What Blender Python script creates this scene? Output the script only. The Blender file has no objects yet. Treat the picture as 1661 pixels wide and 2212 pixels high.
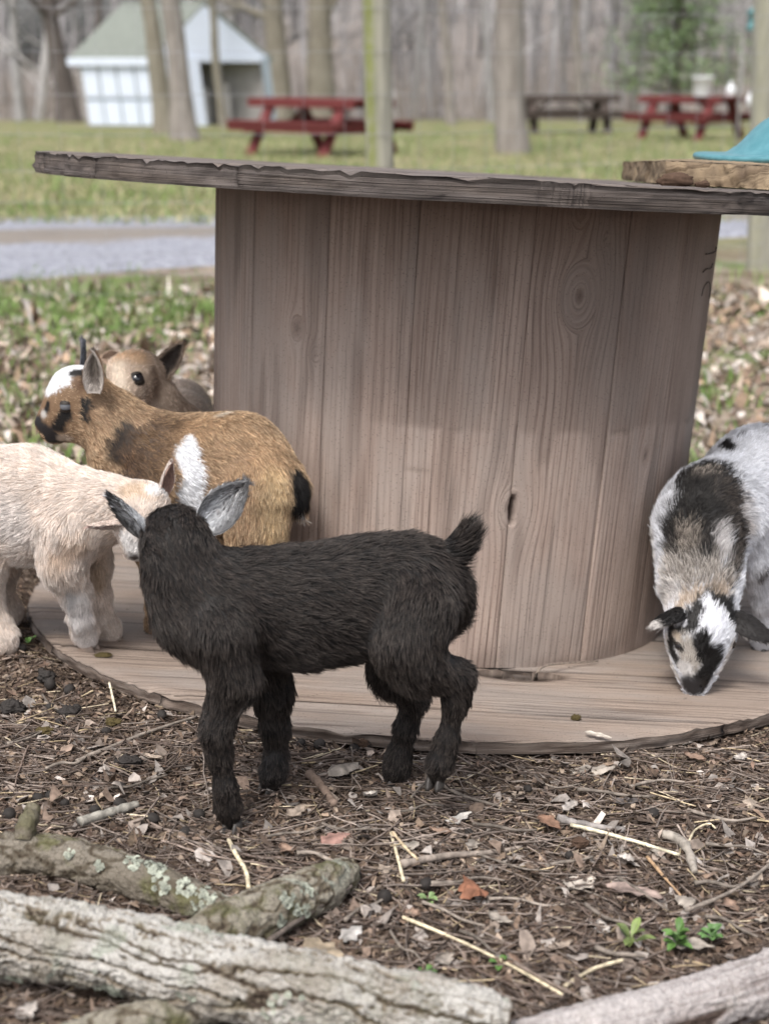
import bpy, math, random
import numpy as np
from mathutils import Vector, Matrix
from mathutils.kdtree import KDTree

rng = np.random.default_rng(7)
random.seed(7)
C = bpy.context.scene
R = math.radians

# ------------------------------------------------------------------ camera, sky, sun, exposure
CAM_H, PITCH, FPX = 0.87665, 0.29116, 3229.0          # metres, radians, focal length for a picture 1661 wide
cam = bpy.data.cameras.new('camera')
cam.sensor_fit = 'HORIZONTAL'; cam.sensor_width = 36; cam.lens = 36 * FPX / 1661
cam.clip_start = 0.05; cam.clip_end = 600
cam.dof.use_dof = True; cam.dof.focus_distance = 1.77
cam.dof.aperture_fstop = 6.6; cam.dof.aperture_blades = 0
cam_o = bpy.data.objects.new('camera', cam); C.collection.objects.link(cam_o)
cam_o.location = (0, 0, CAM_H); cam_o.rotation_euler = (math.pi / 2 - PITCH, 0, 0)
C.camera = cam_o

SUN_EL, SUN_AZ = 58, 205       # azimuth: compass-like angle, measured from +Y clockwise
world = bpy.data.worlds.new('World'); C.world = world; world.use_nodes = True
wn = world.node_tree.nodes; wl = world.node_tree.links
sky = wn.new('ShaderNodeTexSky'); sky.sky_type = 'NISHITA'; sky.sun_disc = False
sky.sun_elevation = R(SUN_EL); sky.sun_rotation = R(SUN_AZ)
sky.air_density = 1.0; sky.dust_density = 5.0; sky.ozone_density = 1.0
hs = wn.new('ShaderNodeHueSaturation'); hs.inputs['Saturation'].default_value = 0.42
wl.new(sky.outputs[0], hs.inputs['Color'])
wl.new(hs.outputs[0], wn['Background'].inputs['Color'])
wn['Background'].inputs['Strength'].default_value = 0.14

sun = bpy.data.lights.new('sun', 'SUN'); sun.energy = 1.4; sun.angle = R(14); sun.color = (1, 0.96, 0.9)
sun_o = bpy.data.objects.new('sun', sun); C.collection.objects.link(sun_o)
sd = Vector((math.sin(R(SUN_AZ)) * math.cos(R(SUN_EL)), math.cos(R(SUN_AZ)) * math.cos(R(SUN_EL)), math.sin(R(SUN_EL))))
sun_o.rotation_euler = sd.to_track_quat('Z', 'Y').to_euler()

C.view_settings.view_transform = 'Standard'; C.view_settings.look = 'None'
C.view_settings.gamma = 1; C.view_settings.use_curve_mapping = False
C.view_settings.exposure = 0.72
C.render.engine = 'CYCLES'
C.cycles.max_bounces = 6; C.cycles.diffuse_bounces = 3; C.cycles.glossy_bounces = 2
C.cycles.use_denoising = True

# ------------------------------------------------------------------ numeric helpers
_perm = np.random.default_rng(3).permutation(256); _perm = np.concatenate([_perm, _perm, _perm])
_grad = np.random.default_rng(4).normal(size=(256, 3)); _grad /= np.linalg.norm(_grad, axis=1)[:, None]
def perlin(p):
    p = np.asarray(p, float); i = np.floor(p).astype(int); f = p - i; i &= 255
    w = f * f * f * (f * (f * 6 - 15) + 10)
    out = 0
    for dx in (0, 1):
        for dy in (0, 1):
            for dz in (0, 1):
                h = _perm[_perm[_perm[i[..., 0] + dx] + i[..., 1] + dy] + i[..., 2] + dz] & 255
                g = _grad[h]; d = f - np.array([dx, dy, dz])
                wt = (w[..., 0] if dx else 1 - w[..., 0]) * (w[..., 1] if dy else 1 - w[..., 1]) * (w[..., 2] if dz else 1 - w[..., 2])
                out = out + wt * (g * d).sum(-1)
    return out * 1.6
def fbm(p, n=4, g=0.5):
    p = np.asarray(p, float); o = 0; a = 1
    for k in range(n):
        o = o + a * perlin(p * 2 ** k + 17.3 * k); a *= g
    return o
def P3(*a):
    return np.stack(np.broadcast_arrays(*[np.asarray(x, float) for x in a]), -1)
def sstep(a, b, x):
    t = np.clip((x - a) / (b - a), 0, 1); return t * t * (3 - 2 * t)
def nrm(v):
    v = np.asarray(v, float); return v / (np.linalg.norm(v, axis=-1, keepdims=True) + 1e-12)

_c, _s = math.cos(PITCH), math.sin(PITCH)
def ray(u, v):
    a, b = (u - 830.5) / FPX, (1106 - v) / FPX
    return np.array([a, _c + b * _s, -_s + b * _c])
def at(u, v, Y):                      # the point at forward distance Y seen in direction u, v
    r = ray(u, v); return np.array([0, 0, CAM_H]) + r * (Y / r[1])
def per_m(u, v, Y):                   # picture units per metre there
    return FPX / (Y / ray(u, v)[1])
def project(p):
    x = p[..., 0]; y = p[..., 1]; z = p[..., 2] - CAM_H
    d = y * _c - z * _s; up = y * _s + z * _c
    return 830.5 + FPX * x / d, 1106 - FPX * up / d, d

# spool pose
BC = np.array([0.0754, 2.2988, 0.015]); BAX, BAY = -0.08993, 0.05645
def rotm(ax, ay):
    cx, sx, cy, sy = math.cos(ax), math.sin(ax), math.cos(ay), math.sin(ay)
    return np.array([[1, 0, 0], [0, cx, -sx], [0, sx, cx]]) @ np.array([[cy, 0, sy], [0, 1, 0], [-sy, 0, cy]])
BM = rotm(BAX, BAY)
BASE_R, BASE_T = 0.6411, 0.0165
DRUM_O = np.array([0.0128, 0.0286]); DRUM_RB, DRUM_RT, DRUM_H = 0.3723, 0.3884, 0.6580
DM = rotm(-0.05376, 0.06054)
TOP_R, TOP_T = 0.5923, 0.0299
TM = DM @ rotm(-0.0070, -0.0072)
DB = BC + BM @ np.array([DRUM_O[0], DRUM_O[1], BASE_T])
TC = DB + DM @ np.array([-0.0625, 0.0026, DRUM_H])

def T(x, y):                          # height of the ground
    x = np.asarray(x, float); y = np.asarray(y, float)
    dx, dy = x - BC[0], y - BC[1]
    sc = lambda d: d / (1 + (d / 1.1) ** 4) ** 0.25
    z = BC[2] - 0.0566 * sc(dx) - 0.0902 * sc(dy)
    r = np.hypot(dx, dy)
    f = 1 - sstep(1.7, 4.2, r)
    rim = np.exp(-((r - 0.685) / 0.05) ** 2) * 0.010 * sstep(-0.1, -0.5, dx)
    t = (y - 3.2) / 0.6
    return z * f + rim - 0.0172 * 0.6 * np.where(t > 30, t, np.log1p(np.exp(np.minimum(t, 30))))
def disc_z(x, y):
    n = BM[:, 2]; c = BC + n * BASE_T
    return c[2] - (n[0] * (x - c[0]) + n[1] * (y - c[1])) / n[2]
def hit(u, v, lift=0.0, disc=False):  # where the line of sight meets the ground (raised by lift)
    Y = 1.7
    for _ in range(40):
        p = at(u, v, Y); g = (disc_z if disc else T)(p[0], p[1]) + lift
        r = ray(u, v); Y = 0.5 * Y + 0.5 * float((g - CAM_H) / r[2] * r[1])
        Y = min(max(Y, 0.5), 80)
    return at(u, v, Y)

# ------------------------------------------------------------------ object helpers
def tag(o, label=None, cat=None, group=None, kind=None):
    for k, v in (('label', label), ('category', cat), ('group', group), ('kind', kind)):
        if v: o[k] = v
    return o
def link(o, parent=None):
    C.collection.objects.link(o)
    if parent is not None: o.parent = parent
    return o
def empty(name, loc=(0, 0, 0)):
    o = bpy.data.objects.new(name, None); o.empty_display_size = 0.05; link(o); o.location = [float(a) for a in loc]; return o
def mesh(name, V, F, mat=None, smooth=True, col=None, attrs=None, uv=None):
    V = np.asarray(V, np.float32); me = bpy.data.meshes.new(name)
    if isinstance(F, np.ndarray):
        n, k = F.shape; me.vertices.add(len(V)); me.vertices.foreach_set('co', V.ravel())
        me.loops.add(n * k); me.loops.foreach_set('vertex_index', F.astype(np.int32).ravel())
        me.polygons.add(n); me.polygons.foreach_set('loop_start', np.arange(0, n * k, k, dtype=np.int32))
        me.update(calc_edges=True)
    else:
        me.from_pydata([tuple(map(float, v)) for v in V], [], F)
    me.validate()
    if smooth: me.polygons.foreach_set('use_smooth', np.ones(len(me.polygons), bool))
    if col is not None:
        a = me.color_attributes.new('Col', 'FLOAT_COLOR', 'POINT'); c4 = np.ones((len(V), 4), np.float32); c4[:, :3] = col
        a.data.foreach_set('color', c4.ravel())
    for k, v in (attrs or {}).items():
        a = me.attributes.new(k, 'FLOAT', 'POINT'); a.data.foreach_set('value', np.asarray(v, np.float32).ravel())
    if mat is not None: me.materials.append(mat)
    return me
def obj(name, me, parent=None, loc=None):
    o = bpy.data.objects.new(name, me); link(o, parent)
    if loc is not None: o.location = [float(a) for a in loc]
    return o
def world_child(o, parent):           # mesh data given in world coordinates under a moved parent
    o.parent = parent; o.matrix_parent_inverse = Matrix.Translation(-Vector(parent.location)); return o
def gridF(nu, nv, wrap=False):
    i = np.arange(nu - (0 if wrap else 1)); j = np.arange(nv - 1); I, J = np.meshgrid(i, j, indexing='ij'); I2 = (I + 1) % nu
    return np.stack([I * nv + J, I2 * nv + J, I2 * nv + J + 1, I * nv + J + 1], -1).reshape(-1, 4)
class MB:
    def __init__(s): s.V = []; s.F = []; s.n = 0
    def add(s, V, F):
        V = np.asarray(V, float); s.V.append(V); s.F += [tuple(int(i) + s.n for i in f) for f in F]; s.n += len(V); return s
    def box(s, c, size, rot=None):
        h = np.array(size) / 2; v = np.array([[x, y, z] for x in (-1, 1) for y in (-1, 1) for z in (-1, 1)], float) * h
        if rot is not None: v = v @ np.asarray(rot).T
        return s.add(v + np.array(c), [(0, 1, 3, 2), (4, 6, 7, 5), (0, 4, 5, 1), (2, 3, 7, 6), (0, 2, 6, 4), (1, 5, 7, 3)])
    def bar(s, a, b, w, h, up=(0, 0, 1)):
        a = np.array(a, float); b = np.array(b, float); d = nrm(b - a); x = nrm(np.cross(d, up)); z = np.cross(x, d)
        return s.box((a + b) / 2, (np.linalg.norm(b - a), w, h), np.stack([d, x, z], 1))
    def tube(s, pts, rad, n=10, caps=True):
        pts = np.asarray(pts, float); rad = np.broadcast_to(rad, len(pts)); V, F = tube_arr(pts, rad, n)
        F = [tuple(f) for f in F]
        if caps: F += [tuple(range(n))[::-1], tuple((len(pts) - 1) * n + k for k in range(n))]
        return s.add(V, F)
    def lathe(s, prof, n=32, c=(0, 0, 0)):
        prof = np.asarray(prof, float); th = np.arange(n) * 2 * np.pi / n
        V = np.stack([prof[:, 0][:, None] * np.cos(th), prof[:, 0][:, None] * np.sin(th), prof[:, 1][:, None] + 0 * th], -1).reshape(-1, 3) + np.array(c)
        F = []
        for i in range(len(prof) - 1):
            for k in range(n): F.append((i * n + k, i * n + (k + 1) % n, (i + 1) * n + (k + 1) % n, (i + 1) * n + k))
        return s.add(V, F)
    def me(s, name, mat, smooth=False, col=None):
        return mesh(name, np.concatenate(s.V), s.F, mat, smooth, col)
def frames(pts):
    t = np.gradient(pts, axis=0); t = nrm(t); x = np.cross(t, [0.013, 0.02, 1.0]); x = nrm(x); z = np.cross(x, t); return t, x, z
def tube_arr(pts, rad, n):
    t, x, z = frames(pts); th = np.arange(n) * 2 * np.pi / n
    V = pts[:, None] + rad[:, None, None] * (np.cos(th)[None, :, None] * x[:, None] + np.sin(th)[None, :, None] * z[:, None])
    m = len(pts); i = np.arange(m - 1); k = np.arange(n); I, K = np.meshgrid(i, k, indexing='ij'); K2 = (K + 1) % n
    return V.reshape(-1, 3), np.stack([I * n + K, I * n + K2, (I + 1) * n + K2, (I + 1) * n + K], -1).reshape(-1, 4)
def resample(ctrl, n):
    ctrl = np.asarray(ctrl, float); m = len(ctrl); t = np.linspace(0, m - 1, n); i = np.clip(t.astype(int), 0, m - 2); f = (t - i)[:, None]
    p0 = ctrl[np.maximum(i - 1, 0)]; p1 = ctrl[i]; p2 = ctrl[i + 1]; p3 = ctrl[np.minimum(i + 2, m - 1)]
    return 0.5 * ((2 * p1) + (p2 - p0) * f + (2 * p0 - 5 * p1 + 4 * p2 - p3) * f ** 2 + (3 * p1 - p0 - 3 * p2 + p3) * f ** 3)

# ------------------------------------------------------------------ material helpers
class NT:
    def __init__(s, name):
        s.m = bpy.data.materials.new(name); s.m.use_nodes = True; s.t = s.m.node_tree; s.n = s.t.nodes; s.b = s.n['Principled BSDF']
    def new(s, t, **kw):
        n = s.n.new(t)
        for k, v in kw.items(): setattr(n, k, v)
        return n
    def set(s, sock, v):
        if isinstance(v, bpy.types.NodeSocket): s.t.links.new(v, sock)
        elif isinstance(v, (tuple, list)) and len(v) == 3 and sock.type == 'RGBA': sock.default_value = (*v, 1)
        else: sock.default_value = v
    def math(s, op, a, b=0.0, c=0.0, clamp=False):
        n = s.new('ShaderNodeMath', operation=op, use_clamp=clamp); s.set(n.inputs[0], a); s.set(n.inputs[1], b); s.set(n.inputs[2], c); return n.outputs[0]
    def mix(s, f, a, b, mode='MIX'):
        n = s.new('ShaderNodeMix', data_type='RGBA', blend_type=mode); s.set(n.inputs[0], f); s.set(n.inputs[6], a); s.set(n.inputs[7], b); return n.outputs[2]
    def ramp(s, f, lo, hi, a=0.0, b=1.0):
        n = s.new('ShaderNodeMapRange', interpolation_type='SMOOTHSTEP'); s.set(n.inputs[0], f)
        for k, v in zip((1, 2, 3, 4), (lo, hi, a, b)): s.set(n.inputs[k], v)
        return n.outputs[0]
    def attr(s, name, out='Fac'):
        return s.new('ShaderNodeAttribute', attribute_name=name).outputs[out]
    def coord(s, which='Object', scale=(1, 1, 1)):
        c = s.new('ShaderNodeTexCoord').outputs[which]; m = s.new('ShaderNodeMapping'); s.set(m.inputs[0], c); m.inputs[3].default_value = scale; return m.outputs[0]
    def noise(s, vec, scale, detail=4.0, rough=0.55, dist=0.0):
        n = s.new('ShaderNodeTexNoise'); s.set(n.inputs['Vector'], vec); n.inputs['Scale'].default_value = scale
        n.inputs['Detail'].default_value = detail; n.inputs['Roughness'].default_value = rough; n.inputs['Distortion'].default_value = dist; return n.outputs['Fac']
    def voro(s, vec, scale, feature='F1', out='Distance'):
        n = s.new('ShaderNodeTexVoronoi', feature=feature); s.set(n.inputs['Vector'], vec); n.inputs['Scale'].default_value = scale; return n.outputs[out]
    def vec(s, x, y, z):
        n = s.new('ShaderNodeCombineXYZ'); s.set(n.inputs[0], x); s.set(n.inputs[1], y); s.set(n.inputs[2], z); return n.outputs[0]
    def bump(s, h, strength=0.5, dist=0.002):
        n = s.new('ShaderNodeBump'); n.inputs['Strength'].default_value = strength; n.inputs['Distance'].default_value = dist; s.set(n.inputs['Height'], h)
        s.t.links.new(n.outputs[0], s.b.inputs['Normal'])
    def out(s, col, rough=0.8, spec=0.3):
        s.set(s.b.inputs['Base Color'], col); s.set(s.b.inputs['Roughness'], rough); s.b.inputs['Specular IOR Level'].default_value = spec; return s.m
def simple(name, col, rough=0.7, spec=0.3, var=0.25, scale=30):
    n = NT(name); f = n.noise(n.coord(), scale, 5)
    d = tuple(c * (1 - var) for c in col); l = tuple(min(1, c * (1 + var)) for c in col)
    n.bump(f, 0.25, 0.002)
    return n.out(n.mix(f, d, l), rough, spec)
def colmat(name, rough=0.8, spec=0.25, scale=120, var=0.35, bump=0.3):
    n = NT(name); c = n.attr('Col', 'Color'); f = n.noise(n.coord(), scale, 4)
    n.bump(f, bump, 0.001)
    g = n.ramp(f, 0.3, 0.7, 1 - var, 1 + var); v = n.new('ShaderNodeVectorMath', operation='SCALE'); n.set(v.inputs[0], c); n.set(v.inputs['Scale'], g)
    return n.out(v.outputs[0], rough, spec)

def wood_mat(name, c_light, c_dark, stain=(0.05, 0.035, 0.03), freq=330, spots=True, grey=None, bump=0.6):
    """weathered softwood: 'ring' runs across the grain, 'along' along it, 'dark' marks knots, cracks, stains and other darker parts"""
    n = NT(name); ring = n.attr('ring'); al = n.attr('along'); dk = n.attr('dark')
    oi = n.new('ShaderNodeObjectInfo').outputs['Random']; off = n.math('MULTIPLY', oi, 37.0)
    v1 = n.vec(n.math('MULTIPLY', ring, 9.0), n.math('MULTIPLY', al, 0.8), off)
    lowf = n.noise(v1, 1.0, 2)
    ph = n.math('ADD', n.math('MULTIPLY', ring, float(freq)), n.math('MULTIPLY', lowf, 26.0))
    wave = n.math('SINE', ph); ringl = n.ramp(wave, 0.2, 1.0)
    v2 = n.vec(n.math('MULTIPLY', ring, 420.0), n.math('MULTIPLY', al, 9.0), off)
    fib = n.noise(v2, 1.0, 5, 0.6)
    v3 = n.vec(n.math('MULTIPLY', ring, 14.0), n.math('MULTIPLY', al, 5.0), off)
    blot = n.noise(v3, 1.0, 5, 0.6)
    lines = n.ramp(n.noise(n.vec(n.math('MULTIPLY', ring, 260.0), n.math('MULTIPLY', al, 3.0), n.math('ADD', off, 9.0)), 1.0, 3), 0.60, 0.70)
    strength = n.ramp(n.noise(v1, 2.3, 2), 0.35, 0.65, 0.25, 1.0)
    f = n.math('MULTIPLY', ringl, strength)
    base = n.mix(n.ramp(blot, 0.3, 0.7), c_light, tuple(0.5 * (a + b) for a, b in zip(c_light, c_dark)))
    base = n.mix(n.math('MULTIPLY', f, 0.70), base, c_dark)
    base = n.mix(n.math('MULTIPLY', n.ramp(fib, 0.48, 0.70), 0.6), base, c_dark)
    base = n.mix(n.math('MULTIPLY', lines, 0.5), base, stain)
    if grey is not None: base = n.mix(n.ramp(n.noise(v3, 0.7, 4), 0.42, 0.62, 0.0, 0.6), base, grey)
    if spots:
        sp = n.voro(n.coord('Object'), 190.0); base = n.mix(n.math('MULTIPLY', n.ramp(sp, 0.22, 0.10), 0.5), base, stain)
        sp2 = n.ramp(n.noise(n.coord('Object'), 420.0, 3, 0.7), 0.60, 0.72); base = n.mix(n.math('MULTIPLY', sp2, 0.5), base, stain)
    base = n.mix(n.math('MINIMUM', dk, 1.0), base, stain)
    h = n.math('ADD', n.math('MULTIPLY', f, -0.6), n.math('ADD', n.math('MULTIPLY', fib, -0.8), n.math('ADD', n.math('MULTIPLY', lines, -1.0), n.math('MULTIPLY', dk, -0.6))))
    n.bump(h, bump, 0.0024)
    return n.out(base, 0.78, 0.28)

M = {}
M['stave'] = wood_mat('stave wood', (0.42, 0.335, 0.288), (0.23, 0.166, 0.138), (0.080, 0.055, 0.045), freq=640, grey=(0.335, 0.285, 0.255))
M['flange'] = wood_mat('flange wood', (0.335, 0.27, 0.225), (0.21, 0.16, 0.13), (0.070, 0.050, 0.040), freq=520, grey=(0.28, 0.25, 0.23))
M['flange_top'] = wood_mat('weathered flange', (0.20, 0.165, 0.145), (0.085, 0.07, 0.062), (0.035, 0.028, 0.026), freq=260, grey=(0.17, 0.15, 0.145), bump=1.0)
M['slab'] = wood_mat('rough sawn slab', (0.34, 0.26, 0.17), (0.17, 0.12, 0.075), (0.06, 0.04, 0.03), freq=200, bump=1.0)
M['hair'] = None
def hair_mat():
    n = NT('coat hair'); root = n.attr('col', 'Color'); tip = n.attr('tip', 'Color'); t = n.new('ShaderNodeHairInfo').outputs['Intercept']
    c = n.mix(n.ramp(t, 0.35, 0.95), root, tip)
    return n.out(c, 0.42, 0.24)
M['hair'] = hair_mat()
def skin_mat():
    n = NT('hide'); c = n.attr('Col', 'Color'); f = n.noise(n.coord(), 260, 4); n.bump(f, 0.4, 0.001)
    return n.out(n.mix(n.ramp(f, 0.3, 0.7), c, (0, 0, 0)) if False else c, 0.6, 0.3)
M['skin'] = skin_mat()
M['eye'] = NT('eyeball').out((0.012, 0.012, 0.016), 0.04, 0.8)
M['iris'] = NT('pale eyeball').out((0.13, 0.135, 0.15), 0.06, 0.8)
M['lid'] = NT('eyelid').out((0.03, 0.024, 0.02), 0.55, 0.3)
M['hoof'] = simple('hoof horn', (0.05, 0.045, 0.042), 0.5, 0.4, 0.3, 200)
M['hoof_pale'] = simple('pale hoof horn', (0.22, 0.17, 0.14), 0.5, 0.4, 0.3, 200)
M['litter'] = colmat('litter', 0.8, 0.22)
M['leaf'] = colmat('dead leaf', 0.75, 0.3, 90, 0.3)
M['green'] = colmat('green leaf', 0.5, 0.4, 90, 0.15)
M['pellet'] = simple('dropping', (0.030, 0.026, 0.024), 0.75, 0.25, 0.45, 200)
M['dung'] = simple('olive dung', (0.075, 0.058, 0.024), 0.85, 0.2, 0.55, 200)

# ------------------------------------------------------------------ ground
def spaced(segs):
    out = [segs[0][0]]
    for a, b, n in segs: out += list(np.linspace(a, b, n + 1)[1:])
    return np.array(out)
gx = spaced([(-400, -60, 12), (-60, -12, 24), (-12, -2.2, 49), (-2.2, -1.0, 40), (-1.0, 0.95, 230), (0.95, 2.2, 40), (2.2, 12, 49), (12, 60, 24), (60, 400, 12)])
gy = spaced([(-30, 0.2, 12), (0.2, 0.95, 16), (0.95, 2.0, 150), (2.0, 3.2, 80), (3.2, 7, 76), (7, 20, 70), (20, 60, 40), (60, 420, 14)])
GX, GY = np.meshgrid(gx, gy, indexing='ij')
def ground_z(x, y):
    r = np.hypot(x - BC[0], y - BC[1]); near = 1 - sstep(2.0, 4.5, np.hypot(x, y - 1.8))
    out = sstep(0.625, 0.68, r)
    q = P3(x, y, 0 * x)
    rough = fbm(q * 9, 3) * 0.006 + fbm(q * 45, 3) * 0.0028 + np.abs(fbm(q * 22 + 5, 2)) * 0.003
    z = T(x, y) + near * (rough * out - 0.004 * (1 - out) - 0.002 - 0.035 * (1 - sstep(0.50, 0.60, r)))  # unseen hollow under the spool foot, added to darken its slot
    far = sstep(3, 8, y)
    z = z + far * (fbm(q * 0.35, 3) * 0.02)
    z = z + (np.clip(y - 52, 0, 400) * (0.018 + 0.122 * sstep(-15, -3, x)))           # wooded rise behind the clearing
    return z
GZ = ground_z(GX, GY)
q = P3(GX, GY, 0 * GX)
grass = sstep(6.6, 10.2, GY + 0.9 * fbm(q * 0.5, 3)) * (1 - sstep(46, 51, GY))
patch = sstep(0.12, 0.5, fbm(q * 1.7 + 3, 3)) * sstep(2.7, 3.3, GY) * (1 - sstep(6.6, 10, GY))
def ground_mat():
    n = NT('earth and pasture'); co = n.coord('Object'); g = n.attr('grass'); pt = n.attr('patch'); w = n.attr('woods')
    f1 = n.noise(co, 9, 5); f2 = n.noise(co, 70, 6, 0.65); f3 = n.voro(co, 95)
    dirt = n.mix(n.ramp(f2, 0.3, 0.7), (0.050, 0.035, 0.027), (0.115, 0.083, 0.064))
    dirt = n.mix(n.ramp(f1, 0.4, 0.65, 0, 0.5), dirt, (0.085, 0.055, 0.042))
    dirt = n.mix(n.ramp(n.noise(co, 240, 3), 0.60, 0.72, 0, 0.8), dirt, (0.24, 0.185, 0.145))
    leaf = n.mix(n.ramp(n.voro(co, 11, out='Color'), 0.2, 0.8), (0.13, 0.095, 0.07), (0.30, 0.25, 0.20))
    far = n.attr('mid')
    base = n.mix(far, dirt, leaf)
    gr = n.mix(n.ramp(n.noise(co, 1.1, 4), 0.35, 0.65), (0.11, 0.15, 0.045), (0.24, 0.215, 0.125))
    gr = n.mix(n.ramp(n.noise(co, 14, 4), 0.4, 0.7, 0, 0.5), gr, (0.30, 0.26, 0.17))
    gp = n.mix(n.noise(co, 20, 3), (0.07, 0.13, 0.03), (0.13, 0.19, 0.05))
    base = n.mix(n.math('MULTIPLY', pt, 0.8), base, gp)
    base = n.mix(g, base, gr)
    base = n.mix(w, base, n.mix(n.noise(co, 1.6, 5), (0.20, 0.178, 0.165), (0.30, 0.272, 0.255)))  # woodland floor colour lightened to stand in for haze
    n.bump(n.math('ADD', f2, n.math('MULTIPLY', f3, 0.6)), 0.8, 0.006)
    return n.out(base, 0.9, 0.15)
me = mesh('ground', np.stack([GX, GY, GZ], -1).reshape(-1, 3), gridF(len(gx), len(gy)), ground_mat(),
          attrs={'grass': grass, 'patch': patch, 'mid': sstep(2.6, 3.4, GY + 0.5 * fbm(q * 2, 2)), 'woods': sstep(46, 51, GY + 2 * fbm(q * 0.1, 2))})
tag(obj('ground', me), kind='structure')

# gravel path: two pale wheel strips with a darker crown between
def path_pts(u, v0, v1, n=18):
    return [hit(u, v, 0.01) for v in np.linspace(v0, v1, n)]
px = np.linspace(-14, 14, 90); pyn = np.linspace(0, 1, 30)
n0_, n1_, f0_, f1_ = hit(0, 606), hit(460, 578), hit(0, 468), hit(460, 455)
near_y = n0_[1] + (n1_[1] - n0_[1]) / (n1_[0] - n0_[0]) * (px - n0_[0]); far_y = f0_[1] + 0.10 * (px - f0_[0])
PX = np.repeat(px[:, None], 30, 1); PY = near_y[:, None] + (far_y - near_y)[:, None] * pyn + 0.12 * fbm(P3(PX * 0.8, 0 * PX + pyn * 2, 0 * PX), 2)
cr = np.exp(-((pyn - 0.5) / 0.16) ** 2)[None, :] + 0 * PX
edge = np.minimum(pyn, 1 - pyn)[None, :] * 12
PZ = ground_z(PX, PY) - 0.006 + np.clip(edge, 0, 1) * 0.035 + 0.03 * cr
def gravel_mat():
    n = NT('gravel'); co = n.coord('Object'); v = n.voro(co, 45, out='Color'); crn = n.attr('crown'); f = n.noise(co, 3, 4)
    st = n.mix(n.ramp(v, 0.1, 0.9), (0.19, 0.195, 0.225), (0.35, 0.36, 0.41))
    mid = n.mix(f, (0.15, 0.13, 0.115), (0.28, 0.25, 0.22))
    m = n.ramp(n.math('ADD', crn, n.math('MULTIPLY', n.math('SUBTRACT', f, 0.5), 0.9)), 0.35, 0.75)
    n.bump(n.voro(co, 45), 0.7, 0.01)
    return n.out(n.mix(m, st, mid), 0.9, 0.2)
tag(obj('gravel_path', mesh('gravel_path', np.stack([PX, PY, PZ], -1).reshape(-1, 3), gridF(90, 30), gravel_mat(), attrs={'crown': cr})), kind='structure')

# ------------------------------------------------------------------ cable spool: staves between two round flanges of boards
spool = empty('cable_spool', BC)
tag(spool, 'large weathered wooden cable spool standing on end among the goat kids', 'spool')
def drum_point(phi, s, dr=0.0):
    phi = np.asarray(phi, float); s = np.asarray(s, float)
    r = DRUM_RB + (DRUM_RT - DRUM_RB) * s + dr
    ax = DM[:, 2] * 1.0
    low = BC + BM @ np.array([DRUM_O[0], DRUM_O[1], BASE_T])
    b = low + (r * np.sin(phi))[..., None] * BM[:, 0] - (r * np.cos(phi))[..., None] * BM[:, 1]
    t = low + ax * DRUM_H + (r * np.sin(phi))[..., None] * DM[:, 0] - (r * np.cos(phi))[..., None] * DM[:, 1]
    return b + (t - b) * s[..., None]
_pg, _sg = np.meshgrid(np.linspace(-1.5, 1.5, 400), np.linspace(0, 1, 300), indexing='ij')
_du, _dv, _ = project(drum_point(_pg, _sg))
def drum_uv(u, v):
    k = np.argmin((_du - u) ** 2 + (_dv - v) ** 2); return _pg.ravel()[k], _sg.ravel()[k]
knots = [(1255, 640, 26, 0.75), (640, 708, 11, 0.6), (682, 765, 7, 0.4), (1395, 985, 9, 0.85), (1310, 516, 5, 0.9), (1255, 455, 14, 0.6), (1105, 1098, 17, 0.55), (1452, 628, 8, 0.35)]
kp = []
for u, v, r, d in knots:
    f, s = drum_uv(u, v); kp.append((f * 0.4, s * DRUM_H, r / 1480, d))
edges = [math.degrees(drum_uv(u, v)[0]) for u, v in ((548, 480), (712, 480), (903, 480), (1158, 480), (1364, 480), (1492, 480))]
edges = [edges[0] - 23] + edges + [edges[-1] + 24]
edges += list(np.linspace(edges[-1], edges[0] + 360, 9)[1:])
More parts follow.
